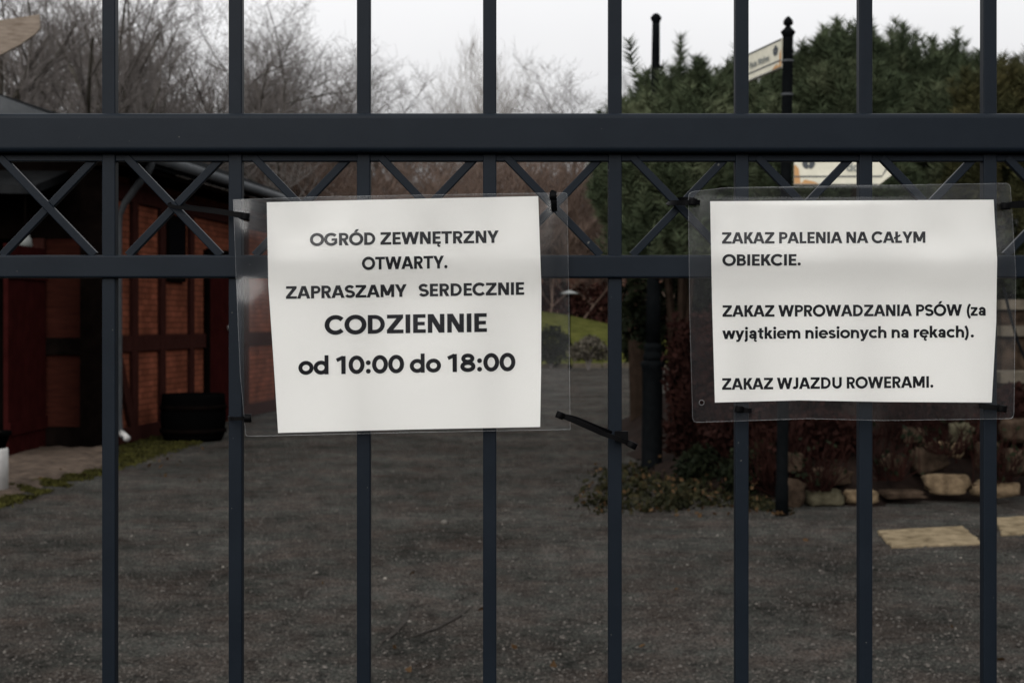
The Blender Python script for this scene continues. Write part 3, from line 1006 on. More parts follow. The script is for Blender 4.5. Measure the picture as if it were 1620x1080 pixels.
dl = ground_d(745)
a0, ax = post_axis(1031, 745, 1038, 22, dl)
u = dl / F
lamp_post = thing('iron_post', 'thick black cast-iron lamp post with ringed base and domed cap, no lamp', 'lamp post', tuple(a0))
H_ = ax.length
zz = lambda py: (745 - py) * u
b = MB(); b.lathe(a0, [(17.5 * u, -.05), (17.5 * u, zz(735)), (16.5 * u, zz(733)), (16 * u, zz(590)), (17 * u, zz(584)), (19 * u, zz(578)), (19 * u, zz(573)), (15 * u, zz(570))], 28, ax)
b.build('base', M_post, lamp_post, True)
b = MB(); b.lathe(a0, [(14 * u, zz(571)), (15.5 * u, zz(566)), (15.5 * u, zz(562)), (13 * u, zz(558)), (13 * u, zz(555)), (14.5 * u, zz(550)), (14 * u, zz(546)), (11.5 * u, zz(543)), (11 * u, zz(541))], 28, ax)
b.build('collar', M_post, lamp_post, True)
b = MB(); b.lathe(a0, [(11.8 * u, zz(542)), (11.2 * u, zz(470)), (9.2 * u, zz(430)), (8.2 * u, zz(300)), (6.3 * u, zz(60)), (6 * u, zz(36))], 24, ax)
b.build('shaft', M_post, lamp_post, True)
b = MB(); b.lathe(a0, [(6 * u, zz(37)), (6.3 * u, zz(35)), (8.6 * u, zz(30)), (8.8 * u, zz(28)), (7 * u, zz(26)), (5 * u, zz(23)), (2 * u, zz(21.5))], 24, ax)
b.build('cap', M_post, lamp_post, True)

df = ground_d(815)
a1, ax1 = post_axis(1236.5, 815, 1247, 27, df)
u = df / F
fp = thing('finger_post', 'slim black finger post with acorn finial and two cream direction signs', 'signpost', tuple(a1))
zz = lambda py: (815 - py) * u
b = MB(); b.lathe(a1, [(10.5 * u, -.05), (10.5 * u, zz(770)), (9.4 * u, zz(764)), (9.2 * u, zz(700)), (8.8 * u, zz(600)), (8.3 * u, zz(62)), (8.3 * u, zz(60))], 22, ax1)
b.build('pole', M_post, fp, True)
b = MB(); b.lathe(a1, [(8.2 * u, zz(60)), (9 * u, zz(56)), (11.5 * u, zz(52)), (11.5 * u, zz(50.5)), (8 * u, zz(47)), (5 * u, zz(44)), (4 * u, zz(41)), (7 * u, zz(39.5)), (8 * u, zz(37)), (7.3 * u, zz(33)), (4.5 * u, zz(29)), (1 * u, zz(26))], 20, ax1)
b.build('finial', M_post, fp, True)
for py in (97, 150, 255, 297):
    b = MB(); b.lathe(a1, [(8.3 * u, zz(py + 2)), (9.5 * u, zz(py + 1.5)), (9.5 * u, zz(py - 1.5)), (8.3 * u, zz(py - 2))], 20, ax1)
    b.build('clamp_ring', M_zinc, fp, True)


def quad_xy(o, ux, uz, pts, mbx, nrm, off):
    vs = [o + ux * x + uz * z + nrm * off for x, z in pts]
    mbx.add(vs, [tuple(range(len(pts)))])


# ------------------------------------------------------------------ bold sans lettering from strokes
def arc(cx, cy, rx, ry, a0, a1, n=None):
    n = n or max(4, int(abs(a1 - a0) / 11))
    return [(cx + rx * math.cos(math.radians(a0 + (a1 - a0) * i / n)), cy + ry * math.sin(math.radians(a0 + (a1 - a0) * i / n))) for i in range(n + 1)]


def S(pts, w=.19):
    polys, L_, R_ = [], [], []
    m = len(pts)
    closed = m > 3 and math.dist(pts[0], pts[-1]) < 1e-6
    for i in range(m):
        a = pts[i - 1] if i else (pts[-2] if closed else pts[0])
        c = pts[i + 1] if i < m - 1 else (pts[1] if closed else pts[-1])
        p = pts[i]
        d1 = (p[0] - a[0], p[1] - a[1]); d2 = (c[0] - p[0], c[1] - p[1])
        l1, l2 = math.hypot(*d1), math.hypot(*d2)
        if l1 < 1e-9: d1, l1 = d2, l2
        if l2 < 1e-9: d2, l2 = d1, l1
        n1 = (-d1[1] / l1, d1[0] / l1); n2 = (-d2[1] / l2, d2[0] / l2)
        nx, ny = n1[0] + n2[0], n1[1] + n2[1]
        ll = math.hypot(nx, ny) or 1
        nx, ny = nx / ll, ny / ll
        k = w / 2 / max(.5, nx * n1[0] + ny * n1[1])
        L_.append((p[0] + nx * k, p[1] + ny * k)); R_.append((p[0] - nx * k, p[1] - ny * k))
    for i in range(m - 1):
        polys.append([R_[i], R_[i + 1], L_[i + 1], L_[i]])
    return polys


def RC(x0, x1, y0, y1):
    return [[(x0, y0), (x1, y0), (x1, y1), (x0, y1)]]


def DG(x0, y0, x1, y1, w):
    return [[(x0 - w / 2, y0), (x0 + w / 2, y0), (x1 + w / 2, y1), (x1 - w / 2, y1)]]


def DOT(x, y, r=.118):
    return [arc(x, y, r, r, 0, 360, 14)[:-1]]


def OG(x):
    return S([(x, .03), (x - .075, -.06), (x - .085, -.15), (x - .03, -.205), (x + .07, -.2)], .105)


ACUTE = lambda x: DG(x - .05, 1.09, x + .08, 1.29, .18)
E_ = RC(.09, .29, 0, 1) + RC(.29, .68, .835, 1) + RC(.29, .64, .42, .58) + RC(.29, .69, 0, .165)
O_ = S(arc(.55, .5, .435, .43, 0, 360, 36), .2)
P_ = RC(.09, .29, 0, 1) + S([(.28, .915), (.46, .915)] + arc(.46, .695, .235, .22, 90, -90, 12) + [(.28, .475)], .17)
Lw = RC(.09, .29, 0, 1) + RC(.29, .64, 0, .168)
S_ = S(arc(.41, .715, .265, .205, 28, 250, 16) + arc(.42, .285, .285, .205, 70, -155, 18), .185)
a_ = S([(.13, .525)] + arc(.36, .475, .195, .185, 150, 0, 10) + [(.555, .0)], .19) + S(arc(.315, .22, .175, .135, 0, 360, 20), .15) + RC(.33, .52, .33, .44)
e_ = S(arc(.405, .37, .295, .29, 0, 318, 24), .175) + RC(.15, .775, .315, .43)
o_ = S(arc(.42, .37, .31, .285, 0, 360, 28), .185)
n_ = RC(.08, .265, 0, .74) + S(arc(.42, .40, .235, .245, 175, 0, 10) + [(.655, 0)], .185)
z_ = RC(.05, .60, .595, .74) + RC(.04, .62, 0, .145) + DG(.15, .145, .49, .595, .23)
GL = {
    ' ': (.30, []), 'I': (.38, RC(.09, .29, 0, 1)), 'E': (.74, E_), 'Ę': (.74, E_ + OG(.58)), 'O': (1.10, O_), 'Ó': (1.10, O_ + ACUTE(.56)),
    'A': (.98, DG(.115, 0, .455, 1, .22) + DG(.865, 0, .525, 1, .22) + RC(.25, .73, .215, .37)),
    'B': (.85, RC(.09, .29, 0, 1) + S([(.28, .918), (.46, .918)] + arc(.46, .73, .2, .188, 90, -90, 10) + [(.28, .542)], .165)
          + S([(.28, .505), (.48, .505)] + arc(.49, .294, .225, .211, 90, -90, 12) + [(.28, .083)], .165)),
    'C': (1.0, S(arc(.55, .5, .435, .43, 44, 316, 28), .2)),
    'D': (1.0, RC(.09, .29, 0, 1) + S([(.28, .91), (.42, .91)] + arc(.42, .5, .40, .41, 90, -90, 18) + [(.28, .09)], .18)),
    'G': (1.08, S(arc(.55, .5, .435, .43, 44, 332, 30), .2) + RC(.60, .99, .40, .555) + RC(.82, .99, .2, .45)),
    'J': (.60, S([(.41, 1), (.41, .3)] + arc(.235, .28, .175, .19, 0, -140, 10), .2)),
    'K': (.86, RC(.09, .29, 0, 1) + DG(.32, .38, .70, 1, .25) + DG(.745, 0, .45, .56, .245)),
    'L': (.68, Lw), 'Ł': (.70, Lw + [[(-.03, .33), (.50, .60), (.50, .75), (-.03, .48)]]),
    'M': (1.19, RC(.09, .28, 0, 1) + RC(.91, 1.10, 0, 1) + DG(.595, .14, .215, 1, .24) + DG(.595, .14, .975, 1, .24)),
    'N': (.98, RC(.09, .28, 0, 1) + RC(.70, .89, 0, 1) + DG(.765, 0, .215, 1, .25)),
    'P': (.80, P_), 'R': (.85, P_ + DG(.685, 0, .45, .46, .225)), 'S': (.82, S_),
    'T': (.84, RC(.03, .81, .83, 1) + RC(.32, .52, 0, .84)),
    'U': (.99, S([(.19, 1), (.19, .40)] + arc(.495, .39, .305, .295, 180, 360, 16) + [(.80, .40), (.80, 1)], .2)),
    'W': (1.38, DG(.39, 0, .13, 1, .22) + DG(.39, 0, .675, 1, .205) + DG(.99, 0, .705, 1, .205) + DG(.99, 0, 1.25, 1, .22)),
    'Y': (.87, RC(.335, .535, 0, .42) + DG(.435, .36, .125, 1, .225) + DG(.435, .36, .745, 1, .225)),
    'Z': (.90, RC(.06, .83, .83, 1) + RC(.05, .85, 0, .17) + DG(.185, .17, .69, .83, .27)),
    '.': (.36, DOT(.18, .118)), ':': (.40, DOT(.2, .118) + DOT(.2, .60)),
    '(': (.44, S(arc(.68, .40, .46, .78, 128, 232, 14), .165)), ')': (.44, S(arc(-.24, .40, .46, .78, 52, -52, 14), .165)),
    '0': (.90, S(arc(.45, .495, .325, .41, 0, 360, 32), .195)), '1': (.74, RC(.36, .565, 0, .985) + S([(.10, .775), (.43, .925)], .17)),
    '8': (.90, S(arc(.45, .735, .255, .175, 0, 360, 24), .18) + S(arc(.45, .285, .305, .205, 0, 360, 26), .19)),
    'a': (.74, a_), 'ą': (.74, a_ + OG(.60)), 'e': (.80, e_), 'ę': (.80, e_ + OG(.52)), 'o': (.84, o_), 'n': (.83, n_), 'z': (.67, z_),
    'ż': (.67, z_ + DOT(.33, .93, .1)), 'c': (.72, S(arc(.42, .37, .31, .285, 48, 312, 22), .185)),
    'd': (.90, S(arc(.42, .37, .305, .285, 0, 360, 26), .185) + RC(.63, .815, 0, 1.05)),
    'h': (.83, n_ + RC(.08, .265, .7, 1.05)), 'i': (.35, RC(.082, .267, 0, .74) + DOT(.175, .95, .112)),
    'j': (.36, S([(.178, .74), (.178, -.06)] + arc(.05, -.07, .128, .105, 0, -95, 7), .185) + DOT(.178, .95, .112)),
    'k': (.74, RC(.08, .265, 0, 1.05) + DG(.29, .28, .575, .74, .23) + DG(.625, 0, .40, .42, .225)),
    'l': (.35, RC(.08, .265, 0, 1.05)),
    'm': (1.24, n_ + S(arc(.855, .40, .22, .245, 165, 0, 10) + [(1.075, 0)], .185)),
    'r': (.54, RC(.08, .265, 0, .74) + S(arc(.46, .34, .285, .31, 170, 80, 8), .185)),
    's': (.66, S(arc(.335, .525, .2, .135, 28, 250, 14) + arc(.335, .215, .22, .135, 70, -155, 14), .16)),
    't': (.54, S([(.265, .93), (.265, .24)] + arc(.425, .22, .16, .14, 180, 282, 8), .185) + RC(.04, .50, .6, .74)),
    'w': (1.10, DG(.315, 0, .115, .74, .20) + DG(.315, 0, .54, .74, .185) + DG(.785, 0, .56, .74, .185) + DG(.785, 0, .985, .74, .20)),
    'y': (.75, DG(.36, 0, .12, .74, .205) + DG(.30, -.10, .63, .74, .20) + S([(.315, -.07), (.25, -.18), (.08, -.185)], .15)),
}


def fatten(p, k):
    m = len(p)
    ar = sum(p[i][0] * p[(i + 1) % m][1] - p[(i + 1) % m][0] * p[i][1] for i in range(m))
    sg = 1 if ar > 0 else -1
    out = []
    for i in range(m):
        a, c, e = p[i - 1], p[i], p[(i + 1) % m]
        d1 = (c[0] - a[0], c[1] - a[1]); d2 = (e[0] - c[0], e[1] - c[1])
        l1, l2 = math.hypot(*d1) or 1e-9, math.hypot(*d2) or 1e-9
        n1 = (d1[1] / l1 * sg, -d1[0] / l1 * sg); n2 = (d2[1] / l2 * sg, -d2[0] / l2 * sg)
        nx, ny = n1[0] + n2[0], n1[1] + n2[1]
        ll = math.hypot(nx, ny) or 1e-9
        kk = k / max(.45, (nx * n1[0] + ny * n1[1]) / ll)
        out.append((c[0] + nx / ll * kk, c[1] + ny / ll * kk))
    return out


def text_polys(s, track=0.0):
    out, x = [], 0.0
    for ch in s:
        adv, pol = GL[ch]
        for k, p in enumerate(pol):
            out.append(([(x + a, b_) for a, b_ in fatten(p, .019)], k))
        x += adv + track
    xs = [a for p, _ in out for a, _ in p]
    x0, x1 = min(xs), max(xs)
    return [([((a - x0) / (x1 - x0), b_) for a, b_ in p], k) for p, k in out]


# finger boards
def finger(side, o, ux, length, h, mname, words, arrow):
    uz = Vector((0, 0, 1)); nrm = ux.cross(uz).normalized()
    if nrm.y > 0: nrm = -nrm
    tip = .5 * h if arrow else 0
    outl = [(0, 0), (length - tip, 0)] + ([(length, h * .38)] if arrow else []) + [(length - tip if arrow else length, h), (0, h)]
    th = .012
    m1 = MB()
    f_ = [o + ux * x + uz * z + nrm * th for x, z in outl]; bk = [o + ux * x + uz * z - nrm * th for x, z in outl]
    n_o = len(outl)
    m1.add(f_ + bk, [tuple(range(n_o)), tuple(range(2 * n_o - 1, n_o - 1, -1))] + [(i, (i + 1) % n_o, n_o + (i + 1) % n_o, n_o + i) for i in range(n_o)])
    board = m1.build('finger_board', M_signboard, fp)
    m2 = MB()
    off = th + .002
    bw = .012
    quad_xy(o, ux, uz, [(0, h * .24), (length - tip * .8, h * .24), (length - tip * .8, h * .24 + bw), (0, h * .24 + bw)], m2, nrm, off)
    quad_xy(o, ux, uz, [(0, h - .016), (length - tip, h - .016), (length - tip, h - .003), (0, h - .003)], m2, nrm, off)
    quad_xy(o, ux, uz, [(0, .002), (length - tip, .002), (length - tip, .010), (0, .010)], m2, nrm, off)
    if arrow:
        quad_xy(o, ux, uz, [(length - tip * .8, h * .24), (length - tip * .05 - .035, h * .38 + .05), (length - tip * .05 - .045, h * .38 + .065), (length - tip * .8, h * .24 + bw)], m2, nrm, off)
        quad_xy(o, ux, uz, [(length - .035, h * .40), (length - .02, h * .40), (length - tip - .01, h - .02), (length - tip - .03, h - .02)], m2, nrm, off)
    m2.build('border_line', M_signink, board)
    m3 = MB()
    for cx_, cz_, rx_, rz_, rot in ((.085, .62, .022, .035, .5), (.135, .62, .022, .035, -.5), (.11, .76, .03, .02, 0)):
        pts = []
        for k in range(10):
            an = k / 10 * 2 * math.pi
            xx, zz_ = rx_ * math.cos(an), rz_ * math.sin(an)
            pts.append((cx_ + xx * math.cos(rot) - zz_ * math.sin(rot), cz_ * h + xx * math.sin(rot) + zz_ * math.cos(rot)))
        quad_xy(o, ux, uz, pts, m3, nrm, off + .001 * (cx_ * 10))
    m3.build('emblem', M_signink, board)
    m4 = MB()
    for wd, x0_, wdt, zb, sc_ in words:
        for pol, k in text_polys(wd):
            quad_xy(o, ux, uz, [((x0_ + (a if ux.x > 0 else 1 - a) * wdt), zb + b_ * sc_) for a, b_ in pol], m4, nrm, off + .0003 * (k + 1))
    m4.build('lettering', M_signink2, board)
    m5 = MB()
    quad_xy(o, ux, uz, [(0.0, .012), (.05, .012), (.035, h * .5), (.012, h * .62), (0, h * .6)], m5, nrm, th + .001)
    quad_xy(o, ux, uz, [(.05, .012), (.19, .012), (.15, .030), (.08, .045)], m5, nrm, th + .001)
    m5.build('rust', M_rust, board)


pl = P(1239, 107, df)
finger('l', Vector((pl.x, df + .02, pl.z)), Vector((-.22, .975, 0)).normalized(), .86, 47 / F * df, 'x', [('Plaża Wodna', .24, .42, .098, .05)], False)
pr = P(1255, 294, df)
finger('r', Vector((pr.x, df - .03, pr.z)), Vector((1, -.02, 0)).normalized(), 158 / F * df, 52 / F * df, 'x', [('Ogród', .34, .24, .11, .055)] if False else [('do', .40, .10, .11, .06)], True)

# ------------------------------------------------------------------ half-timbered shed on the left
O3 = Vector((-4.85, 18.0, 0)); U3 = Vector((.11, 1, 0)).normalized(); N3 = Vector((-U3.y, U3.x, 0))
shed = thing('timber_shed', 'long half-timbered red brick shed with dark posts on the left', 'building', tuple(O3))


def L3(s, t, z):
    return O3 + U3 * s + N3 * t + Vector((0, 0, z))


def sbox(mb, s0, s1, t0, t1, z0, z1):
    pts = [L3(s, t, z) for z in (z0, z1) for t in (t0, t1) for s in (s0, s1)]
    mb.add(pts, [(0, 2, 3, 1), (4, 5, 7, 6), (0, 1, 5, 4), (2, 6, 7, 3), (0, 4, 6, 2), (1, 3, 7, 5)])


def part(name, boxes, m, par=None):
    b = MB()
    for bx in boxes: sbox(b, *bx)
    return b.build(name, m, par or shed)


LEN = 13.0
part('brick_wall', [(.02, LEN, .03, .25, .0, 3.5)], M_bricks)
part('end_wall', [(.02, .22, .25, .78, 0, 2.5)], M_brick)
part('gable_boarding', [(.0, .2, .25, 6.0, 2.5, 3.5)], M_black)
part('inner_wall', [(.9, 1.1, .78, 6.0, 0, 3.4)], M_black)
# frame posts along the side
sd = lambda px: (lambda d: (d - 18.0) / U3.y)((-4.85 - .11 * 18.0) / ((px - 810) / F - .11))
for px, w in ((213, .20), (257, .20), (303, .18), (390, .2), (440, .22)):
    s = sd(px)
    part('timber_post', [(s - w / 2, s + w / 2, -.015, .2, .1, 3.5)], M_timber)
part('timber_post', [(-.04, .26, -.04, .27, 0, 3.5)], M_black)
s0 = sd(325); s1 = sd(361)
dr = part('door', [(s0 + .12, s1, -.03, .06, .05, 2.45)], M_door)
part('door_frame', [(s0, s0 + .12, -.035, .2, .05, 2.55), (s1, s1 + .14, -.035, .2, .05, 2.55), (s0 + .12, s1, -.035, .2, 2.45, 2.58)], M_black)
b = MB(); q = P(359, 525, 0); ss = s1 - .1
b.lathe(L3(ss, -.03, 1.42), [(.035, 0), (.045, .02), (.03, .05), (.01, .06)], 12, -N3); b.build('handle', M_white, dr, True)
part('sill_beam', [(.26, s0, -.03, .2, .02, .20), (s1 + .14, LEN, -.03, .2, .02, .20)], M_timber)
part('mid_rail', [(.26, s0, -.01, .2, 1.14, 1.34), (s1 + .14, LEN, -.01, .2, 1.14, 1.34)], M_timber)
part('wall_plate', [(.26, LEN, -.02, .2, 3.0, 3.2)], M_timber)
# slanting brace
b = MB(); b.beam(L3(.45, .0, 1.15), L3(.95, .0, .2), .16, .05, up=N3); b.build('brace', M_timber, shed)
# small dark window under the eave
sw = sd(275)
wf = part('window', [(sd(262), sd(292), -.02, .1, 2.05, 2.95)], M_black)
part('pane', [(sd(265), sd(289), -.03, -.021, 2.12, 2.88)], M_glass_dark, wf)
# end panel frame
part('end_rail', [(-.03, .1, .27, .72, 1.12, 1.32)], M_black)
part('end_rail', [(-.03, .1, .27, .72, 0.02, .26)], M_black)
part('end_post', [(-.03, .12, .72, .9, 0, 2.5)], M_timber)
# open barn door leaf, hinged at the end wall and swung out towards the gate
hinge = G(69, 714); free = G(9, 731)
b = MB()
dd_ = (free - hinge)
for k in range(9):
    a = hinge + dd_ * (k / 9 + .002); c = hinge + dd_ * ((k + 1) / 9 - .002)
    b.beam(a + Vector((0, 0, 1.20)), c + Vector((0, 0, 1.20)), .05, 2.3)
leaf = b.build('barn_door', M_door, shed)
sdn = dd_.cross(Vector((0, 0, 1))).normalized()
if sdn.x < 0: sdn = -sdn
for z in (.35, 2.05):
    b = MB(); b.beam(hinge + sdn * .035 + Vector((0, 0, z)), free + sdn * .035 + Vector((0, 0, z)), .03, .14)
    b.build('ledge', M_door, leaf)
# roof: low gable with verge and eave gutter
EZ = 3.5; RP = math.tan(math.radians(20.5))
def roofpt(s, t, dz=0): return L3(s, t, EZ + (t + .5) * RP + dz)
b = MB()
vs = [roofpt(-.75, -.5), roofpt(LEN + .4, -.5), roofpt(LEN + .4, 3.2), roofpt(-.75, 3.2), L3(LEN + .4, 6.9, EZ), L3(-.75, 6.9, EZ)]
lo = [v_ - Vector((0, 0, .14)) for v_ in vs]
b.add(vs + lo, [(0, 1, 2, 3), (3, 2, 4, 5), (6, 9, 8, 7), (9, 11, 10, 8), (0, 6, 7, 1), (5, 4, 10, 11), (0, 3, 9, 6), (3, 5, 11, 9), (1, 7, 8, 2), (2, 8, 10, 4)])
roof = b.build('roof', M_roof, shed)
b = MB(); b.beam(roofpt(-.78, -.52, -.05), roofpt(-.78, 3.2, -.05), .04, .2); b.build('bargeboard', M_zinc, roof)
b = MB(); b.tube([L3(-.7, -.57, EZ - .03), L3(LEN + .3, -.57, EZ - .06)], .065, 10); b.build('gutter', M_zinc, shed, True)
part('soffit', [(-.6, LEN, -.45, .03, 3.30, 3.34)], M_black)
# canopy over the barn door
b = MB()
cz = 3.05
b.add([L3(-.95, .42, cz), L3(-.95, 5.0, cz + .1), L3(.0, 5.0, cz + .35), L3(.0, .42, cz + .25)] + [L3(-.95, .42, cz - .1), L3(-.95, 5.0, cz), L3(.0, 5.0, cz + .25), L3(.0, .42, cz + .15)],
      [(0, 1, 2, 3), (7, 6, 5, 4), (0, 4, 5, 1), (1, 5, 6, 2), (2, 6, 7, 3), (3, 7, 4, 0)])
b.build('door_canopy', M_roof, shed)
# downpipe: gutter outlet, swan neck, down the corner, shoe
q = lambda px, py, d: P(px, py, d)
b = MB()
b.tube([q(238, 250, 18.0), q(238, 262, 18.0), q(234, 272, 18.0), q(214, 298, 18.05), q(197, 322, 18.1), q(189.5, 340, 18.15), q(188.5, 360, 18.15), q(189, 660, 18.15), q(190, 682, 18.1), q(200, 694, 17.85)],
       [.05, .05, .048, .042, .04, .036, .034, .034, .034, .038], 12)
b.build('downpipe', M_pipe, shed, True)
b = MB(); b.tube([q(192, 685, 18.05), q(201, 693, 17.85)], .040, 12); b.build('downpipe_shoe', M_white, shed, True)

tagb = thing('wall_lantern', 'small pale lantern glimpsed in the dark under the shed canopy', 'lantern', tuple(q(40, 385, 17.2)))
b = MB(); b.lathe(q(40, 392, 17.2), [(.05, 0), (.085, .02), (.07, .10), (.035, .17), (.02, .2)], 12); b.build('shade', M_lamp, tagb, True)
b = MB(); b.tube([q(40, 366, 17.2), q(40, 330, 17.2), q(40, 290, 17.25)], .008, 6); b.build('cord', M_black, tagb)

# barrel planter
d_ = 19.3
pc = Vector(((306 - CX) / F * d_, d_, 0)); rr_ = 51 / F * d_
tub = thing('barrel_planter', 'wide black round tub standing against the shed brick wall', 'planter', tuple(pc))
hh = 74 / F * d_
b = MB(); b.lathe(pc, [(rr_ * .86, 0), (rr_ * .95, .12 * hh), (rr_, .5 * hh), (rr_ * .97, .9 * hh), (rr_ * .96, hh), (rr_ * .88, hh), (rr_ * .87, hh * .93), (.02, hh * .93)], 32); b.build('body', M_black_plastic, tub, True)
for z in (.22, .72):
    b = MB(); b.lathe(pc, [(rr_ * .97, (z - .045) * hh), (rr_ * 1.02, (z - .04) * hh), (rr_ * 1.02, (z + .04) * hh), (rr_ * .97, (z + .045) * hh)], 32); b.build('hoop', M_black, tub, True)

# pedestal and pot at the left edge
pp = G(-14, 780); rp = 26 / F * pp.y
ped = thing('white_pedestal', 'short white round pedestal at the left edge of the yard', 'pedestal', tuple(pp))
b = MB(); b.lathe(pp, [(rp, 0), (rp, .38), (rp * .97, .395), (.01, .395)], 24); b.build('body', M_white, ped, True)
b = MB(); b.lathe(pp, [(rp * 1.08, 0), (rp * 1.08, .03), (rp, .035)], 24); b.build('base', M_white, ped, True)
pot = thing('flowerpot', 'black flowerpot standing on the white pedestal', 'flowerpot', (pp.x, pp.y, .395))
b = MB(); b.lathe((pp.x, pp.y, .396), [(rp * .85, 0), (rp * 1.05, .11), (rp * 1.2, .112), (rp * 1.2, .15), (rp * 1.05, .152), (rp * 1.0, .13), (.01, .13)], 24); b.build('body', M_black_plastic, pot, True)
b = MB(); b.lathe((pp.x, pp.y, .396), [(rp * 1.0, .128), (rp * .6, .145), (.01, .15)], 16); b.build('soil', M_soil, pot, True)

# stone apron before the end wall, moss along the wall foot
def apron(u, v):
    a = G(10 + 170 * u, 716 - 0 * u); bq = G(-20 + 200 * u, 800 - 66 * u)
    p = a.lerp(bq, v)
    hgt = .07 * (1 - v ** 6) + .012 * math.sin(u * 23 + v * 5) * math.sin(v * 13 + u * 9) - .03 * (v > .98)
    return (p.x, p.y, max(-.01, hgt))


ap = sheet('stone_apron', apron, 40, 24, M_apron)
kind(ap, 'structure')
pts = []
for i in range(26000):
    t_ = rng.uniform()
    px = -30 + 350 * t_
    yb = 812 - (px + 30) * .33
    wdt = 26 if px < 190 else 34 * (1 - max(0, px - 250) / 90)
    p = G(px, yb - max(2, wdt) * rng.uniform() ** 1.1 + rng.normal(0, 3))
    clump = math.sin(p.x * 9 + p.y * 4) * math.sin(p.y * 7)
    if clump < -.25 and px < 190: continue
    pts.append((p.x, p.y, .004 + .03 * rng.uniform() * max(.2, clump + .5)))
v, f = cards(np.array(pts), .02, aspect=1.5, up=.8)
kind(np_mesh('moss', v, f, M_moss), 'stuff')
lf = [tuple(G(rng.uniform(60, 330), rng.uniform(700, 760), .05)) for _ in range(26)]
v, f = cards(np.array(lf), .035); kind(np_mesh('leaf_litter', v, f, M_leaf), 'stuff')

# weathered board roof on a tall post, top left
wb = thing('wooden_birdhouse', 'weathered wooden roof board poking in at the top left corner', 'birdhouse', (P(-120, 600, 13).x, 13, 0))
b = MB()
fr_ = [P(-210, 62, 13), P(62, 23, 13), P(63, 45, 13), P(57, 53, 13), P(30, 72, 13), P(0, 87, 13), P(-210, 120, 13)]
bk_ = [p + Vector((0, .03, 0)) for p in fr_]
k_ = len(fr_)
b.add(fr_ + bk_, [tuple(range(k_)), tuple(range(2 * k_ - 1, k_ - 1, -1))] + [(i, (i + 1) % k_, k_ + (i + 1) % k_, k_ + i) for i in range(k_)])
b.build('roof_board', M_wood, wb)
b = MB(); b.box((P(-120, 0, 13).x, 13.2, 3.7), (.4, .34, .6)); b.build('box', M_wood, wb)
b = MB(); b.tube([(P(-120, 0, 13).x, 13.2, 0), (P(-120, 0, 13).x, 13.2, 3.5)], .06, 10); b.build('post', M_wood, wb)

# ------------------------------------------------------------------ gate
DG_ = 1.595                                        # gate centre plane
k = DG_ / F
gate = thing('iron_gate', 'dark anthracite metal gate of square bars with a row of crosses between two rails', 'gate', (0, DG_, 0))
X = lambda px: (px - CX) * k
Z = lambda py, d=DG_: CAMH + (HY - py) / F * d
BAR = .0140
bars_px = [174.5, 374.0, 576.0, 774.8, 972.5, 1172.5, 1367.5, 1563.5]
bars_px = [174.5 - 199 * i for i in range(5, 0, -1)] + bars_px + [1563.5 + 199 * i for i in range(1, 5)]
LEFT, RIGHT = X(bars_px[0] - 199), X(bars_px[-1] + 199)
dt = DG_ - .020; dlow = DG_ - .0125
zt0, zt1 = Z(241, dt), Z(178.5, dt)                # top rail
zl0, zl1 = Z(439.5, dlow), Z(403.5, dlow)          # lower rail
for px in bars_px:
    x = X(px)
    for z0, z1 in ((.16, zl0), (zl1, zt0 - .009), (zt1, 2.15)):
        pass
    b = MB(); b.beam((x, DG_, .14), (x, DG_, 2.16), BAR, BAR, up=Vector((0, 1, 0)), bevel=.0012)
    b.lathe((x, DG_, 2.16), [(BAR * .7, 0), (BAR * .2, .05), (.001, .06)], 4)
    b.build('bar', M_gate, gate)
b = MB(); b.beam((LEFT, DG_, (zt0 + zt1) / 2), (RIGHT, DG_, (zt0 + zt1) / 2), .040, zt1 - zt0, bevel=.0055)
b.build('top_rail', M_gate, gate)
zb = Z(255, DG_ - .010)
b = MB(); b.beam((LEFT, DG_, (zb + zt0) / 2), (RIGHT, DG_, (zb + zt0) / 2), .010, zt0 - zb - .0006, bevel=.001)
b.build('lower_strip', M_gate, gate)
b = MB(); b.beam((LEFT, DG_, (zl0 + zl1) / 2), (RIGHT, DG_, (zl0 + zl1) / 2), .025, zl1 - zl0, bevel=.0022)
b.build('middle_rail', M_gate, gate)
b = MB(); b.beam((LEFT, DG_, .12), (RIGHT, DG_, .12), .04, .05, bevel=.004); b.build('bottom_rail', M_gate, gate)
for x in (LEFT - .0205, RIGHT + .0205):
    b = MB(); b.beam((x, DG_, .06), (x, DG_, 2.2), .04, .04, up=Vector((0, 1, 0)), bevel=.004); b.build('stile', M_gate, gate, True)
allx = [bars_px[0] - 199] + bars_px + [bars_px[-1] + 199]
ROD = .0082
for i in range(len(allx) - 1):
    cxp = (allx[i] + allx[i + 1]) / 2 + 2
    hw = 74
    cy_ = 327.0
    for sgn, yo in ((1, -.0005), (-1, .0045)):
        a = Vector((X(cxp - sgn * hw), DG_ + yo - .002, Z(cy_ - 77))); c = Vector((X(cxp + sgn * hw), DG_ + yo - .002, Z(cy_ + 77)))
        b = MB(); b.beam(a, c, ROD, ROD, up=Vector((0, 1, 0)), bevel=.001); b.build('lattice_rod', M_gate, gate)

# ------------------------------------------------------------------ notices
def gauss(x, y, cx, cy, sx_, sy_):
    return math.exp(-((x - cx) / sx_) ** 2 - ((y - cy) / sy_) ** 2)


DS = 1.576                                          # sheet plane, just before the lower rail


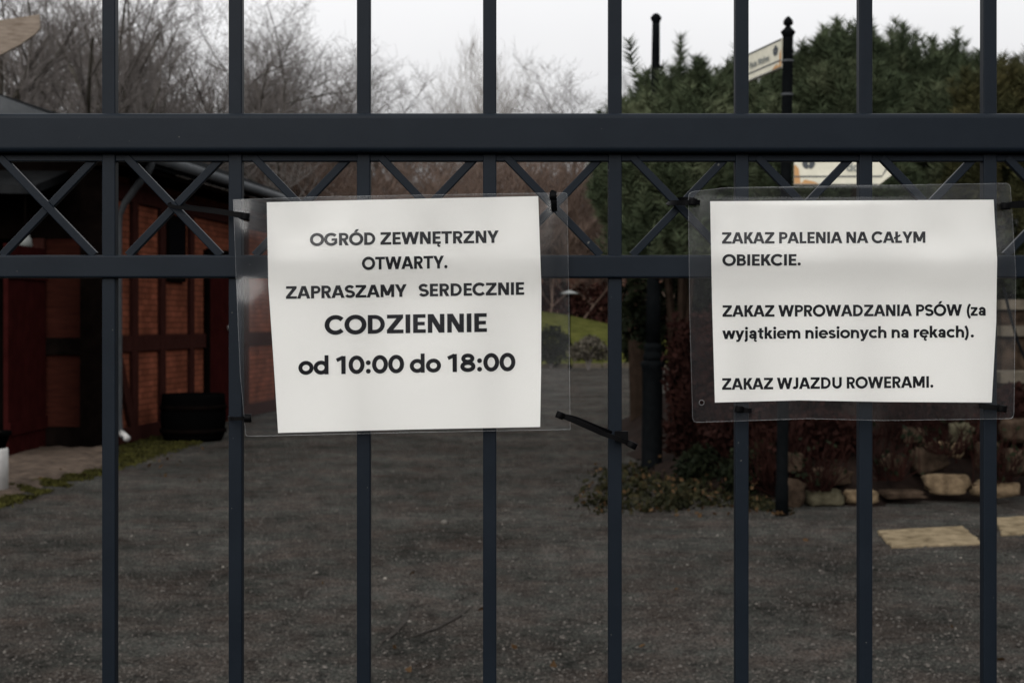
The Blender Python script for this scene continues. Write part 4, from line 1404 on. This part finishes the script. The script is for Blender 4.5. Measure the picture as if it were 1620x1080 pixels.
def disp_left(x, y):
    z = .0012 * math.sin((x - 420) / 68) * math.sin((y - 330) / 90) + .0010 * math.sin((x + y) / 47)
    z += .0040 * gauss(x, y, 640, 500, 260, 230)
    z += .0012 * gauss(x, y, 650, 404, 500, 34)      # pressed forward along the lower rail
    z += .0100 * gauss(x, y, 390, 372, 20, 44) - .0090 * gauss(x, y, 386, 430, 26, 28)
    z += .0038 * gauss(x, y, 880, 345, 13, 55) - .002 * gauss(x, y, 905, 340, 14, 60)
    z += .0022 * gauss(x, y, 400, 560, 9, 110)
    return z * .42


def disp_right(x, y):
    z = .0011 * math.sin((x - 1100) / 74) * math.sin((y - 300) / 70) + .0008 * math.sin((x - y) / 52)
    z += .0040 * gauss(x, y, 1350, 480, 270, 200)
    z += .0022 * gauss(x, y, 1350, 404, 500, 26)
    z += .0075 * gauss(x, y, 1270, 298, 90, 8) - .0055 * gauss(x, y, 1290, 311, 100, 7)
    z += .0036 * gauss(x, y, 1118, 345, 14, 40) + .0030 * gauss(x, y, 1588, 400, 9, 70) + .003 * gauss(x, y, 1500, 440, 60, 40)
    return z * .42


def edge_interp(pts, t):
    """point along polyline at parameter t (0..1) by index spacing given in pts as (t,x,y)"""
    for i in range(len(pts) - 1):
        if t <= pts[i + 1][0] + 1e-9:
            a, c = pts[i], pts[i + 1]
            q_ = (t - a[0]) / (c[0] - a[0])
            q_ = q_ * q_ * (3 - 2 * q_) * .5 + q_ * .5
            return (a[1] + (c[1] - a[1]) * q_, a[2] + (c[2] - a[2]) * q_)
    return pts[-1][1:]


def coons(top, bot, lef, rig):
    def fn(u, v):
        tx, ty = edge_interp(top, u); bx, by = edge_interp(bot, u)
        lx_, ly = edge_interp(lef, v); rx_, ry = edge_interp(rig, v)
        c00 = top[0][1:]; c10 = top[-1][1:]; c01 = bot[0][1:]; c11 = bot[-1][1:]
        x = (1 - v) * tx + v * bx + (1 - u) * lx_ + u * rx_ - ((1 - u) * (1 - v) * c00[0] + u * (1 - v) * c10[0] + (1 - u) * v * c01[0] + u * v * c11[0])
        y = (1 - v) * ty + v * by + (1 - u) * ly + u * ry - ((1 - u) * (1 - v) * c00[1] + u * (1 - v) * c10[1] + (1 - u) * v * c01[1] + u * v * c11[1])
        return x, y
    return fn


def paper_sheet(name, fn, disp, off, nu, nv, m, par, corner=0.0, hole=None, thick=0.0):
    us = np.linspace(0, 1, nu); vs = np.linspace(0, 1, nv)
    W_ = math.dist(fn(0, 0), fn(1, 0)); H2 = math.dist(fn(0, 0), fn(0, 1))
    px_ = []
    pts = []
    for v in vs:
        for u in us:
            uu, vv = u, v
            if corner:
                ex, ey = min(u, 1 - u) * W_, min(v, 1 - v) * H2
                if ex < corner and ey < corner:
                    dx, dy = corner - ex, corner - ey
                    ll = math.hypot(dx, dy)
                    if ll > corner:
                        dx, dy = dx * corner / ll, dy * corner / ll
                        ex, ey = corner - dx, corner - dy
                        uu = ex / W_ if u < .5 else 1 - ex / W_
                        vv = ey / H2 if v < .5 else 1 - ey / H2
            x, y = fn(uu, vv)
            px_.append((x, y))
            pts.append(P(x, y, DS - off - disp(x, y)))
    idx = np.arange(nu * nv).reshape(nv, nu)
    f = np.stack([idx[:-1, :-1], idx[1:, :-1], idx[1:, 1:], idx[:-1, 1:]], -1).reshape(-1, 4)
    if hole:
        pxa = np.array(px_)
        cen = pxa[f].mean(1)
        f = f[np.hypot(cen[:, 0] - hole[0], cen[:, 1] - hole[1]) > hole[2]]
    o = np_mesh(name, np.array(pts), f, m, par, True)
    rim = [px_[i] for i in list(idx[0, :]) + list(idx[1:, -1]) + list(idx[-1, ::-1][1:]) + list(idx[::-1, 0][1:])]
    return o, rim


def lettering(par, lines, disp, off):
    for words, x0, x1, yb0, yb1, cap in lines:
        b = MB()
        for pol, kk in text_polys(words):
            vs = []
            for a, c in pol:
                px = x0 + a * (x1 - x0)
                base = yb0 + (yb1 - yb0) * a
                # lean with the baseline
                px_l = px + c * cap * (yb1 - yb0) / (x1 - x0) * -1.0 * -.3
                py = base - c * cap
                vs.append(P(px_l, py, DS - off - disp(px_l, py) - .000004 * kk))
            b.add(vs, [tuple(range(len(vs)))])
        b.build('text_line', M_ink, par)


lab1 = 'laminated white notice with centred text giving opening hours 10:00 to 18:00'
n1 = thing('laminated_notice', lab1, 'notice', tuple(P(640, 680, DS)), 'laminated notices on the gate')
fn_p = coons([(0, 369, 316), (.3, 520, 311), (1, 897, 305)], [(0, 389, 690), (.5, 640, 684), (1, 902, 679)],
             [(0, 369, 316), (.4, 374, 450), (.75, 380, 590), (1, 389, 690)], [(0, 897, 305), (.5, 900, 480), (1, 902, 679)])
pouch1, rim1 = paper_sheet('laminate_sleeve', fn_p, disp_left, .0012, 110, 80, M_pouch, n1)
fn_q = coons([(0, 422, 320), (.5, 640, 315), (1, 851.5, 310.5)], [(0, 440, 684.5), (.5, 650, 679), (1, 854.5, 675)],
             [(0, 422, 320), (.35, 424.5, 450), (.7, 434, 590), (1, 440, 684.5)], [(0, 851.5, 310.5), (.16, 853.5, 370), (.4, 856.5, 455), (.75, 856, 590), (1, 854.5, 675)])
paper1, _ = paper_sheet('paper', fn_q, disp_left, 0.0, 70, 60, M_paper, n1)
lettering(paper1, [
    ('OGRÓD ZEWNĘTRZNY', 490.2, 789.1, 388.6, 383.8, 18.9),
    ('OTWARTY.', 572.6, 708.0, 426.4, 424.0, 19.3),
    ('ZAPRASZAMY   SERDECZNIE', 452.0, 829.3, 472.4, 465.8, 19.2),
    ('CODZIENNIE', 513.5, 770.4, 528.4, 524.3, 28.5),
    ('od 10:00 do 18:00', 472.0, 815.5, 592.2, 586.0, 27.8),
], disp_left, .00035)
b = MB(); b.tube([P(x, y, DS - .0012 - disp_left(x, y)) for x, y in rim1[::2]] , .00022, 5, False); b.build('sleeve_edge', M_rim, n1, True)

lab2 = 'laminated white notice of left-aligned prohibitions, wider sleeve, right one on the gate'
n2 = thing('laminated_notice', 'laminated white notice with left-aligned prohibition lines starting ZAKAZ', 'notice', tuple(P(1350, 665, DS)), 'laminated notices on the gate')
fn_p2 = coons([(0, 1089, 304), (.12, 1148, 297), (.5, 1345, 294), (1, 1598, 290)], [(0, 1096, 668), (.35, 1280, 662), (.6, 1400, 665), (1, 1604, 662)],
              [(0, 1089, 304), (.5, 1091, 490), (1, 1096, 668)], [(0, 1598, 290), (.4, 1607, 430), (1, 1604, 662)])
pouch2, rim2 = paper_sheet('laminate_sleeve', fn_p2, disp_right, .0012, 150, 110, M_pouch, n2, 13, (1110, 636.5, 3.6))
fn_q2 = coons([(0, 1123.5, 318.5), (1, 1572, 316)], [(0, 1131, 636.5), (.3, 1265, 633), (.6, 1400, 635.5), (1, 1569, 636.5)],
              [(0, 1123.5, 318.5), (.5, 1126.5, 480), (1, 1131, 636.5)], [(0, 1572, 316), (.12, 1574, 352), (.3, 1577.5, 410), (.6, 1576, 510), (1, 1569, 636.5)])
paper2, _ = paper_sheet('paper', fn_q2, disp_right, 0.0, 70, 56, M_paper, n2)
lettering(paper2, [
    ('ZAKAZ PALENIA NA CAŁYM', 1141.9, 1464.1, 385.2, 383.8, 17.3),
    ('OBIEKCIE.', 1142.7, 1267.0, 420.1, 419.6, 17.3),
    ('ZAKAZ WPROWADZANIA PSÓW (za', 1142.7, 1559.5, 500.8, 499.0, 17.6),
    ('wyjątkiem niesionych na rękach).', 1142.7, 1540.8, 536.0, 533.4, 17.5),
    ('ZAKAZ WJAZDU ROWERAMI.', 1142.0, 1476.6, 616.0, 612.6, 17.6),
], disp_right, .00035)
b = MB(); b.tube([P(x, y, DS - .0012 - disp_right(x, y)) for x, y in rim2[::2]], .00022, 5, False); b.build('sleeve_edge', M_rim, n2, True)
b = MB(); b.tube([P(1110 + 3.9 * math.cos(a), 636.5 + 3.9 * math.sin(a), DS - .0013 - disp_right(1110, 636)) for a in np.linspace(0, 2 * math.pi, 20)], .00035, 6, False)
b.build('punched_hole', M_rim, n2, True)

# ------------------------------------------------------------------ cable ties
FR = Vector((0, -1, 0))
GTI = 'black cable ties holding the notices'


def tie(label, straps, head, w=.0042, hdir=(1, 0), tail=None):
    o = thing('cable_tie', label, 'cable tie', tuple(P(*head)), GTI)
    b = MB()
    for pts in straps:
        pts = [P(*q_) for q_ in pts]
        # smooth the path
        fine = []
        for i in range(len(pts) - 1):
            a, c = pts[i], pts[i + 1]
            p_, n__ = pts[max(0, i - 1)], pts[min(len(pts) - 1, i + 2)]
            for j in range(5):
                t_ = j / 5
                fine.append(.5 * ((2 * a) + (c - p_) * t_ + (2 * p_ - 5 * a + 4 * c - n__) * t_ ** 2 + (3 * a - p_ - 3 * c + n__) * t_ ** 3))
        fine.append(pts[-1])
        b.ribbon(fine, w, .0013, FR)
    b.build('strap', M_tie, o)
    h = P(*head)
    an = math.atan2(-hdir[1], hdir[0])
    b = MB()
    rot = Matrix.Rotation(-an, 3, 'Y')
    ax = rot @ Vector((1, 0, 0))
    b.beam(h - ax * .0042, h + ax * .0042, .0052, .0072, up=Vector((0, 0, 1)) if abs(ax.z) < .8 else Vector((1, 0, 0)), bevel=.0012)
    b.build('head', M_tie, o, True)
    return o


F1 = DS - .004
tie('long thin black tie stretching from a lattice cross to the left notice\'s upper left corner',
    [[(272, 316, 1.600), (268, 322, 1.588), (276, 327, 1.583), (330, 334, F1), (388, 342.5, F1 - .004)], [(276, 318, 1.602), (300, 327, 1.590), (340, 332, F1 + .004), (388, 340, F1 - .002)]],
    (388, 342.5, F1 - .005), .0038, (1, .15))
tie('short upright black tie through the left notice\'s upper right corner',
    [[(870, 322, 1.604), (872, 312, 1.588), (875, 305, F1 - .004), (876, 318, F1 - .008), (877, 334, F1 - .004)]], (875, 310, F1 - .007), .0062, (0, 1))
o = tie('short black tie round the second gate bar at the left notice\'s lower left corner',
        [[(364, 660, 1.590), (362, 661, 1.583), (366, 662, F1 - .001), (380, 662, F1 - .003), (392, 661, F1 - .002)], [(366, 659, 1.604), (376, 658, 1.606), (388, 659, 1.600), (393, 661, 1.580)]],
        (392, 661, F1 - .004), .0040, (0, 1))
tie('long black tie reaching from the left notice\'s lower right corner round the fifth gate bar',
    [[(886, 656, F1 - .002), (905, 664, F1 - .003), (930, 675, F1 - .003), (955, 686, F1 - .002), (978, 694, F1 - .002), (998, 702, F1)],
     [(886, 657, F1), (910, 662, F1 + .003), (940, 674, F1 + .006), (966, 685, 1.588), (968, 690, 1.602), (980, 694, 1.606), (992, 696, 1.590)]],
    (886, 656.5, F1 - .004), .0050, (1, .4))
b = MB(); bq = P(999, 703, F1 - .001); b.beam(bq + Vector((-.004, 0, .002)), bq + Vector((.005, 0, -.0025)), .0052, .0070, bevel=.0012)
tail = [o_ for o_ in COL.objects if o_.name.startswith('cable_tie')][-1]
b.build('tail_end', M_tie, tail, True)
b = MB(); b.box(P(983, 690, 1.583), (.014, .004, .011)); b.build('loop', M_tie, tail)
tie('short black tie from a lattice cross to the right notice\'s upper left corner',
    [[(1056, 321, 1.602), (1062, 321, 1.586), (1080, 321, F1 - .001), (1100, 320, F1 - .005), (1107, 321, F1 - .004)], [(1056, 323, 1.604), (1076, 316, 1.590), (1098, 317, F1 - .003)]],
    (1096, 319.5, F1 - .006), .0052, (1, .1))
tie('black tie leading off right from the right notice\'s upper right corner',
    [[(1584, 328, F1 - .002), (1590, 325, F1 - .006), (1604, 325, F1 - .004), (1640, 324, 1.580), (1668, 322, 1.588), (1672, 322, 1.602)], [(1586, 326, F1), (1610, 322, F1 + .004), (1650, 320, 1.590)]],
    (1590, 326, F1 - .006), .0055, (1, 0))
tie('short black tie round the sixth gate bar under the right notice',
    [[(1162, 645, 1.590), (1162, 645, 1.578), (1168, 647, F1 - .002), (1182, 649, F1 - .005), (1189, 649, F1 - .004)], [(1164, 643, 1.604), (1174, 643, 1.606), (1184, 645, 1.590)]],
    (1169, 647, F1 - .006), .0052, (1, .15))
tie('short flat black tie round the rightmost gate bar at the right notice\'s lower right corner',
    [[(1550, 641, 1.588), (1551, 641, F1), (1560, 643, F1 - .003), (1578, 645, F1 - .005), (1590, 646, F1 - .004)], [(1554, 639, 1.604), (1568, 640, 1.606), (1584, 644, 1.590)]],
    (1585, 646, F1 - .006), .0055, (1, .1))
